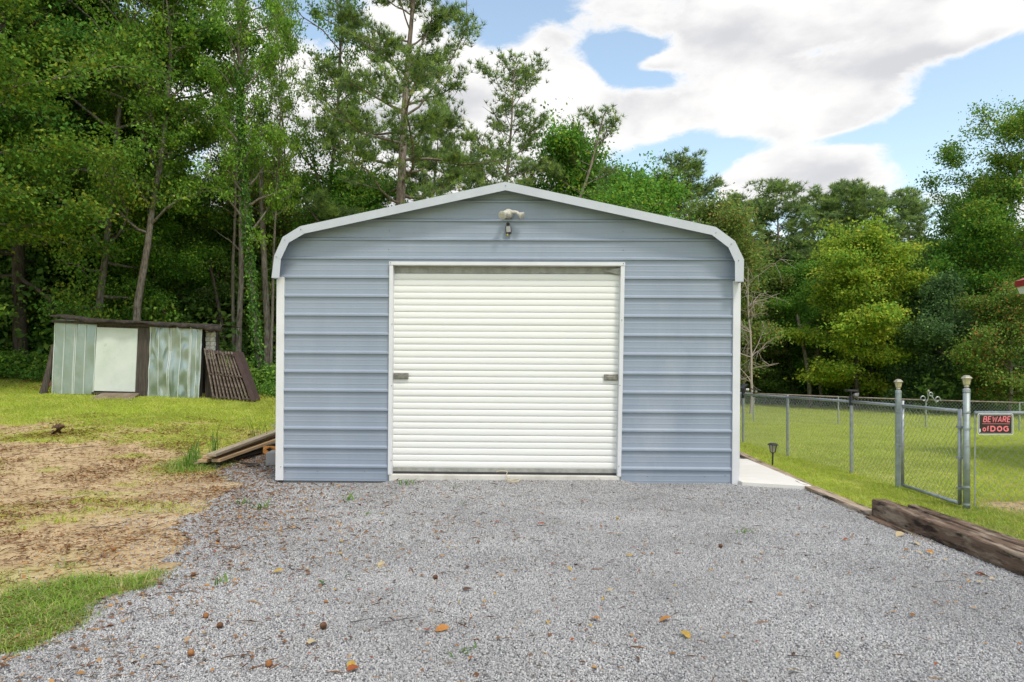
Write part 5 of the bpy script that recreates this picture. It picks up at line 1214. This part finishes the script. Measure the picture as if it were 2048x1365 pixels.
for px, py, mk, s_, lab in (
    (885, 1268, 'leaforange', .075, 'large crumpled orange leaf lying near the front middle of the gravel'), (855, 1270, 'leafrust', .06, 'rust-red leaf just left of the large crumpled orange leaf'),
    (646, 1174, 'leafgreen', .075, 'dark green leaf lying left of the middle of the gravel'), (696, 1160, 'leafgreen', .05, 'bright green leaf just right of and behind the dark green leaf'),
    (1085, 1053, 'leafrust', .085, 'large rust-red leaf in front of the right half of the door'), (996, 1047, 'leafrust', .06, 'brown-red leaf in front of the middle of the door'),
    (1330, 1248, 'leaforange', .075, 'orange leaf with a rust tail on the front right of the gravel'), (1370, 1278, 'leafgold', .075, 'yellow-brown upright leaf right of the front middle'),
    (1190, 1247, 'leaforange', .06, 'small orange leaf in front of the right door jamb'), (1257, 1115, 'leafgold', .055, 'golden leaf before the right wall of the garage'),
    (1237, 1073, 'leafpale', .05, 'pale tan leaf in front of the right door jamb'), (682, 1088, 'leafgold', .05, 'bright yellow leaf before the left wall of the garage'),
    (616, 1024, 'leafgold', .06, 'yellow leaf close to the left wall of the garage'), (763, 1135, 'leafpale', .085, 'long pale tan leaf left of the middle'),
    (557, 1150, 'leafgold', .07, 'golden brown leaf lying on the left part of the gravel'), (626, 1294, 'leafpale', .07, 'upright pale leaf at the front left of the gravel'),
    (703, 1345, 'leafgold', .065, 'yellow-edged leaf at the front edge of the photo'), (705, 1352, 'leafrust', .06, 'rust leaf at the front edge beside the yellow-edged one'),
    (1218, 1186, 'leafpale', .05, 'small curled leaf in the middle right of the gravel'), (1138, 1144, 'leafgold', .05, 'small golden leaf right of centre on the gravel'),
    (934, 1141, 'leafbrown', .06, 'dark brown curled leaf in the middle of the gravel'), (934, 1186, 'leafbrown', .055, 'dark leaf a little nearer than the brown curled one in the middle'),
    (886, 1032, 'leafbrown', .055, 'brown leaf on the gravel before the left half of the door'), (1190, 988, 'leafrust', .06, 'rust leaf close to the door sill, right half'),
    (1265, 1024, 'leafrust', .055, 'rust leaf before the right door jamb, left one of a pair'), (1283, 1023, 'leaforange', .06, 'orange-red leaf, right one of the pair before the right door jamb'),
    (1675, 1320, 'leafgold', .04, 'small bright yellow leaf at the front right'), (1181, 1287, 'leafpale', .045, 'small pale yellow leaf at the front, right of the middle'),
    (1800, 1076, 'leafpale', .09, 'long tan leaf near the foot of the railroad tie'), (1830, 1092, 'leafpale', .08, 'broad tan leaf on the gravel near the railroad tie'),
    (1590, 1350, 'leafpale', .06, 'pale curled leaf at the front right edge of the photo'), (1860, 1110, 'leaforange', .055, 'orange leaf close to the railroad tie'),
    (1745, 1144, 'leafbrown', .05, 'dark brown leaf on the gravel left of the railroad tie'), (1692, 1085, 'leafrust', .05, 'small rust leaf left of the railroad tie')):
    fleaf(px, py, mk, s_, lab)
random.seed(3)
for i in range(110):
    px = random.gauss(700, 420) if i % 3 else random.uniform(350, 1900); py = random.uniform(985, 1360)
    x, y = G(px, py)
    if px < 150 or not bool(gravel_mask(np.array([x]), np.array([y]))[0]) or x > 3.1: continue
    fleaf(px, py, random.choice(('leafrust', 'leaforange', 'leafrust', 'leafgold', 'leafbrown')), random.uniform(.016, .032), 'tiny scrap of fallen leaf on the gravel', 'tiny leaf scraps scattered over the gravel')
for i in range(14):
    py = random.uniform(1110, 1170); px = 1860 + (py - 1110) * 2.2 + random.uniform(-50, 10)
    fleaf(px, py, random.choice(('leaforange', 'leafpale', 'leafrust')), random.uniform(.03, .05), 'small dry leaf at the foot of the railroad tie', 'small dry leaves along the railroad tie')
def nut(px, py, s, m_, lab, cup=False):
    s *= .74
    d = HC * F / (py - HY); x = (px - 1024) * d / F
    prof_ = [(.05, -.5), (.36, -.38), (.5, 0), (.42, .28), (.26, .42), (.2, .36), (.12, .2)] if cup else [(.05, -.5), (.3, -.42), (.5, 0), (.42, .3), (.2, .46), (.05, .49)]
    o = MB().lathe([(a * s, b * s) for a, b in prof_], 12).build('walnut', MT[m_], None, smooth=True); o.location = (x, d, float(zgr(x, d)) + s * .5); o.rotation_euler = (-1.0 if cup else .3, random.uniform(-.6, .6), 0); tag(o, lab, 'nut', 'walnuts and husks on the gravel')
nut(440, 1262, .046, 'nut', 'brown walnut at the front left of the gravel'); nut(647, 1262, .05, 'nut', 'brown walnut with an orange top, left of the front middle'); nut(412, 1241, .042, 'nutorange', 'open orange husk left of the front walnut', True)
nut(538, 1336, .045, 'nutorange', 'open orange husk nearest to the front edge', True); nut(382, 1314, .045, 'nutorange', 'orange husk at the front left corner of the gravel'); nut(1441, 1098, .045, 'nut', 'dark walnut in front of the right wall of the garage')
nut(387, 1155, .042, 'nut', 'brown walnut at the left border of the gravel'); nut(436, 1087, .042, 'nut', 'brown walnut near the left border, before the garage corner'); nut(413, 1078, .035, 'nutorange', 'small orange husk beside the left border'); nut(871, 1162, .045, 'nut', 'grey-brown walnut in the middle of the gravel')
nut(228, 1106, .045, 'nutorange', 'golden husk lying on the bare soil at the left'); nut(1235, 1041, .036, 'leafgold', 'small yellow-green nut before the right door jamb'); nut(652, 1212, .03, 'nutorange', 'tiny orange husk left of the middle')
def twig(px, py, L, az, lab, m_='oldwood', r=.004):
    d = HC * F / (py - HY); x = (px - 1024) * d / F; rr = np.random.default_rng(int(px)); pts = walk((0, 0, 0), (math.cos(az), math.sin(az), 0), L * .8, 6, rr, .2, 0); pts[:, 2] = np.abs(pts[:, 2]) * .3
    side = walk(pts[3], (math.cos(az + .7), math.sin(az + .7), .2), L * .3, 4, rr, .15, 0)
    r *= .6
    V, T = tubes_np([(pts, np.linspace(r, r * .4, 7)), (side, np.linspace(r * .6, r * .3, 5))], 5); o = link('twig', npmesh('twig', V, T), MT[m_]); z = float(zg(x, d)); o.location = (x, d, z + .016); tag(o, lab, 'twig', 'twigs on the ground')
twig(760, 1250, .30, .05, 'long thin twig lying left of the front middle'); twig(640, 1042, .20, .3, 'thin pale twig before the left wall of the garage', 'lumbergrey'); twig(1068, 1085, .13, -.5, 'short dark twig before the door'); twig(1575, 1318, .16, -.1, 'short dark twig at the front right')
twig(1870, 1168, .18, -.2, 'dark twig near the railroad tie'); twig(1150, 1003, .12, 1.2, 'pale short twig near the door sill', 'lumbergrey'); twig(700, 1250, .16, .1, 'short twig beside the long thin twig'); twig(180, 1060, .5, .1, 'long bare twig on the soil at the left', 'oldwood', .007); twig(60, 1010, .9, .08, 'long pale stick on the soil at the left edge', 'lumbergrey', .010)
twig(210, 990, .22, -.8, 'short thick stick on the soil', 'lumbergrey', .016); twig(280, 1065, .35, .9, 'forked twig on the soil near the gravel border', 'oldwood', .006); twig(120, 925, .7, -.1, 'thin dark stick far back on the soil', 'oldwood', .008); twig(330, 1190, .25, -.7, 'curved twig at the border of the long grass', 'oldwood', .006)
def weed(px, py, s, lab, kind=0):
    d = HC * F / (py - HY); x = (px - 1024) * d / F
    V, T = blade_tuft(int(px), (16, 12, 9)[kind], (.08, .12, .05)[kind], .010, .03, 1.2); o = link('weed', npmesh('weed', V, T), MT['weed']); o.location = (x, d, float(zgr(x, d))); o.scale = (s,) * 3; tag(o, lab, 'weed', 'weeds growing in the gravel')
for a in ((812, 975, 1.6, 'widest green weed in the gravel, before the left end of the door sill'), (702, 1003, 1.2, 'bright weed before the left wall of the garage', 1), (524, 1020, 1.2, 'upright weed at the left, before the garage corner', 1), (486, 1010, 1.1, 'weed left of the garage corner near the soil'), (505, 1016, 1.0, 'low weed between the two weeds at the garage corner', 2),
          (908, 980, 1.0, 'small weed before the middle of the door', 2), (735, 1032, 1.1, 'low creeping weed before the left door jamb', 2), (925, 1010, .8, 'tiny weed before the middle of the door', 2), (447, 1168, .8, 'single small weed at the left of the gravel', 1), (924, 1308, 1.0, 'flat weed at the front middle of the gravel', 2),
          (1490, 1068, 1.1, 'pale dry weed before the right corner of the garage', 2), (600, 1010, .7, 'tiny weed near the left wall of the garage', 2), (1108, 1046, .7, 'tiny weed behind the large rust-red leaf', 2)): weed(*a)
# leaf heap on the soil far left
for i in range(7):
    x, y = -7.6 + random.uniform(-.12, .12), 11.45 + random.uniform(-.12, .12); o = link('fallen_leaf', leafM[('leafbrown', i % 3)]); o.location = (x, y, zgs(x, y) + .02 + i * .018); o.scale = (.2,) * 3
    o.rotation_euler = (random.uniform(-.8, .8), random.uniform(-.8, .8), random.uniform(0, 6)); tag(o, 'big dead brown leaf in the little heap on the soil before the shed', 'leaf', 'heap of dead leaves on the soil')
# tall weeds beside the lumber pile
for i, (x, y, h) in enumerate(((-4.45, 9.55, .5), (-4.62, 9.9, .42), (-4.4, 9.2, .35), (-4.1, 11.0, .75), (-4.55, 10.4, .6))):
    V, T = blade_tuft(400 + i, 16, h, .012, .05, .45); o = link('tall_grass_clump', npmesh('tall_grass_clump', V, T), MT['weed']); o.location = (x, y, zgs(x, y)); tag(o, 'tall green grass clump beside the lumber pile', 'grass clump', 'tall grass clumps beside the lumber pile')
# fallen log at the edge of the wood, left
o = MB().tube([(-16.2, 20.0, zgs(-16.2, 20) + .12), (-14.0, 20.4, zgs(-14, 20.4) + .1), (-12.8, 20.3, zgs(-12.8, 20.3) + .09)], [.10, .09, .06], 9).build('fallen_log', MT['bark'], None); tag(o, 'fallen log lying at the edge of the wood left of the shed', 'log')
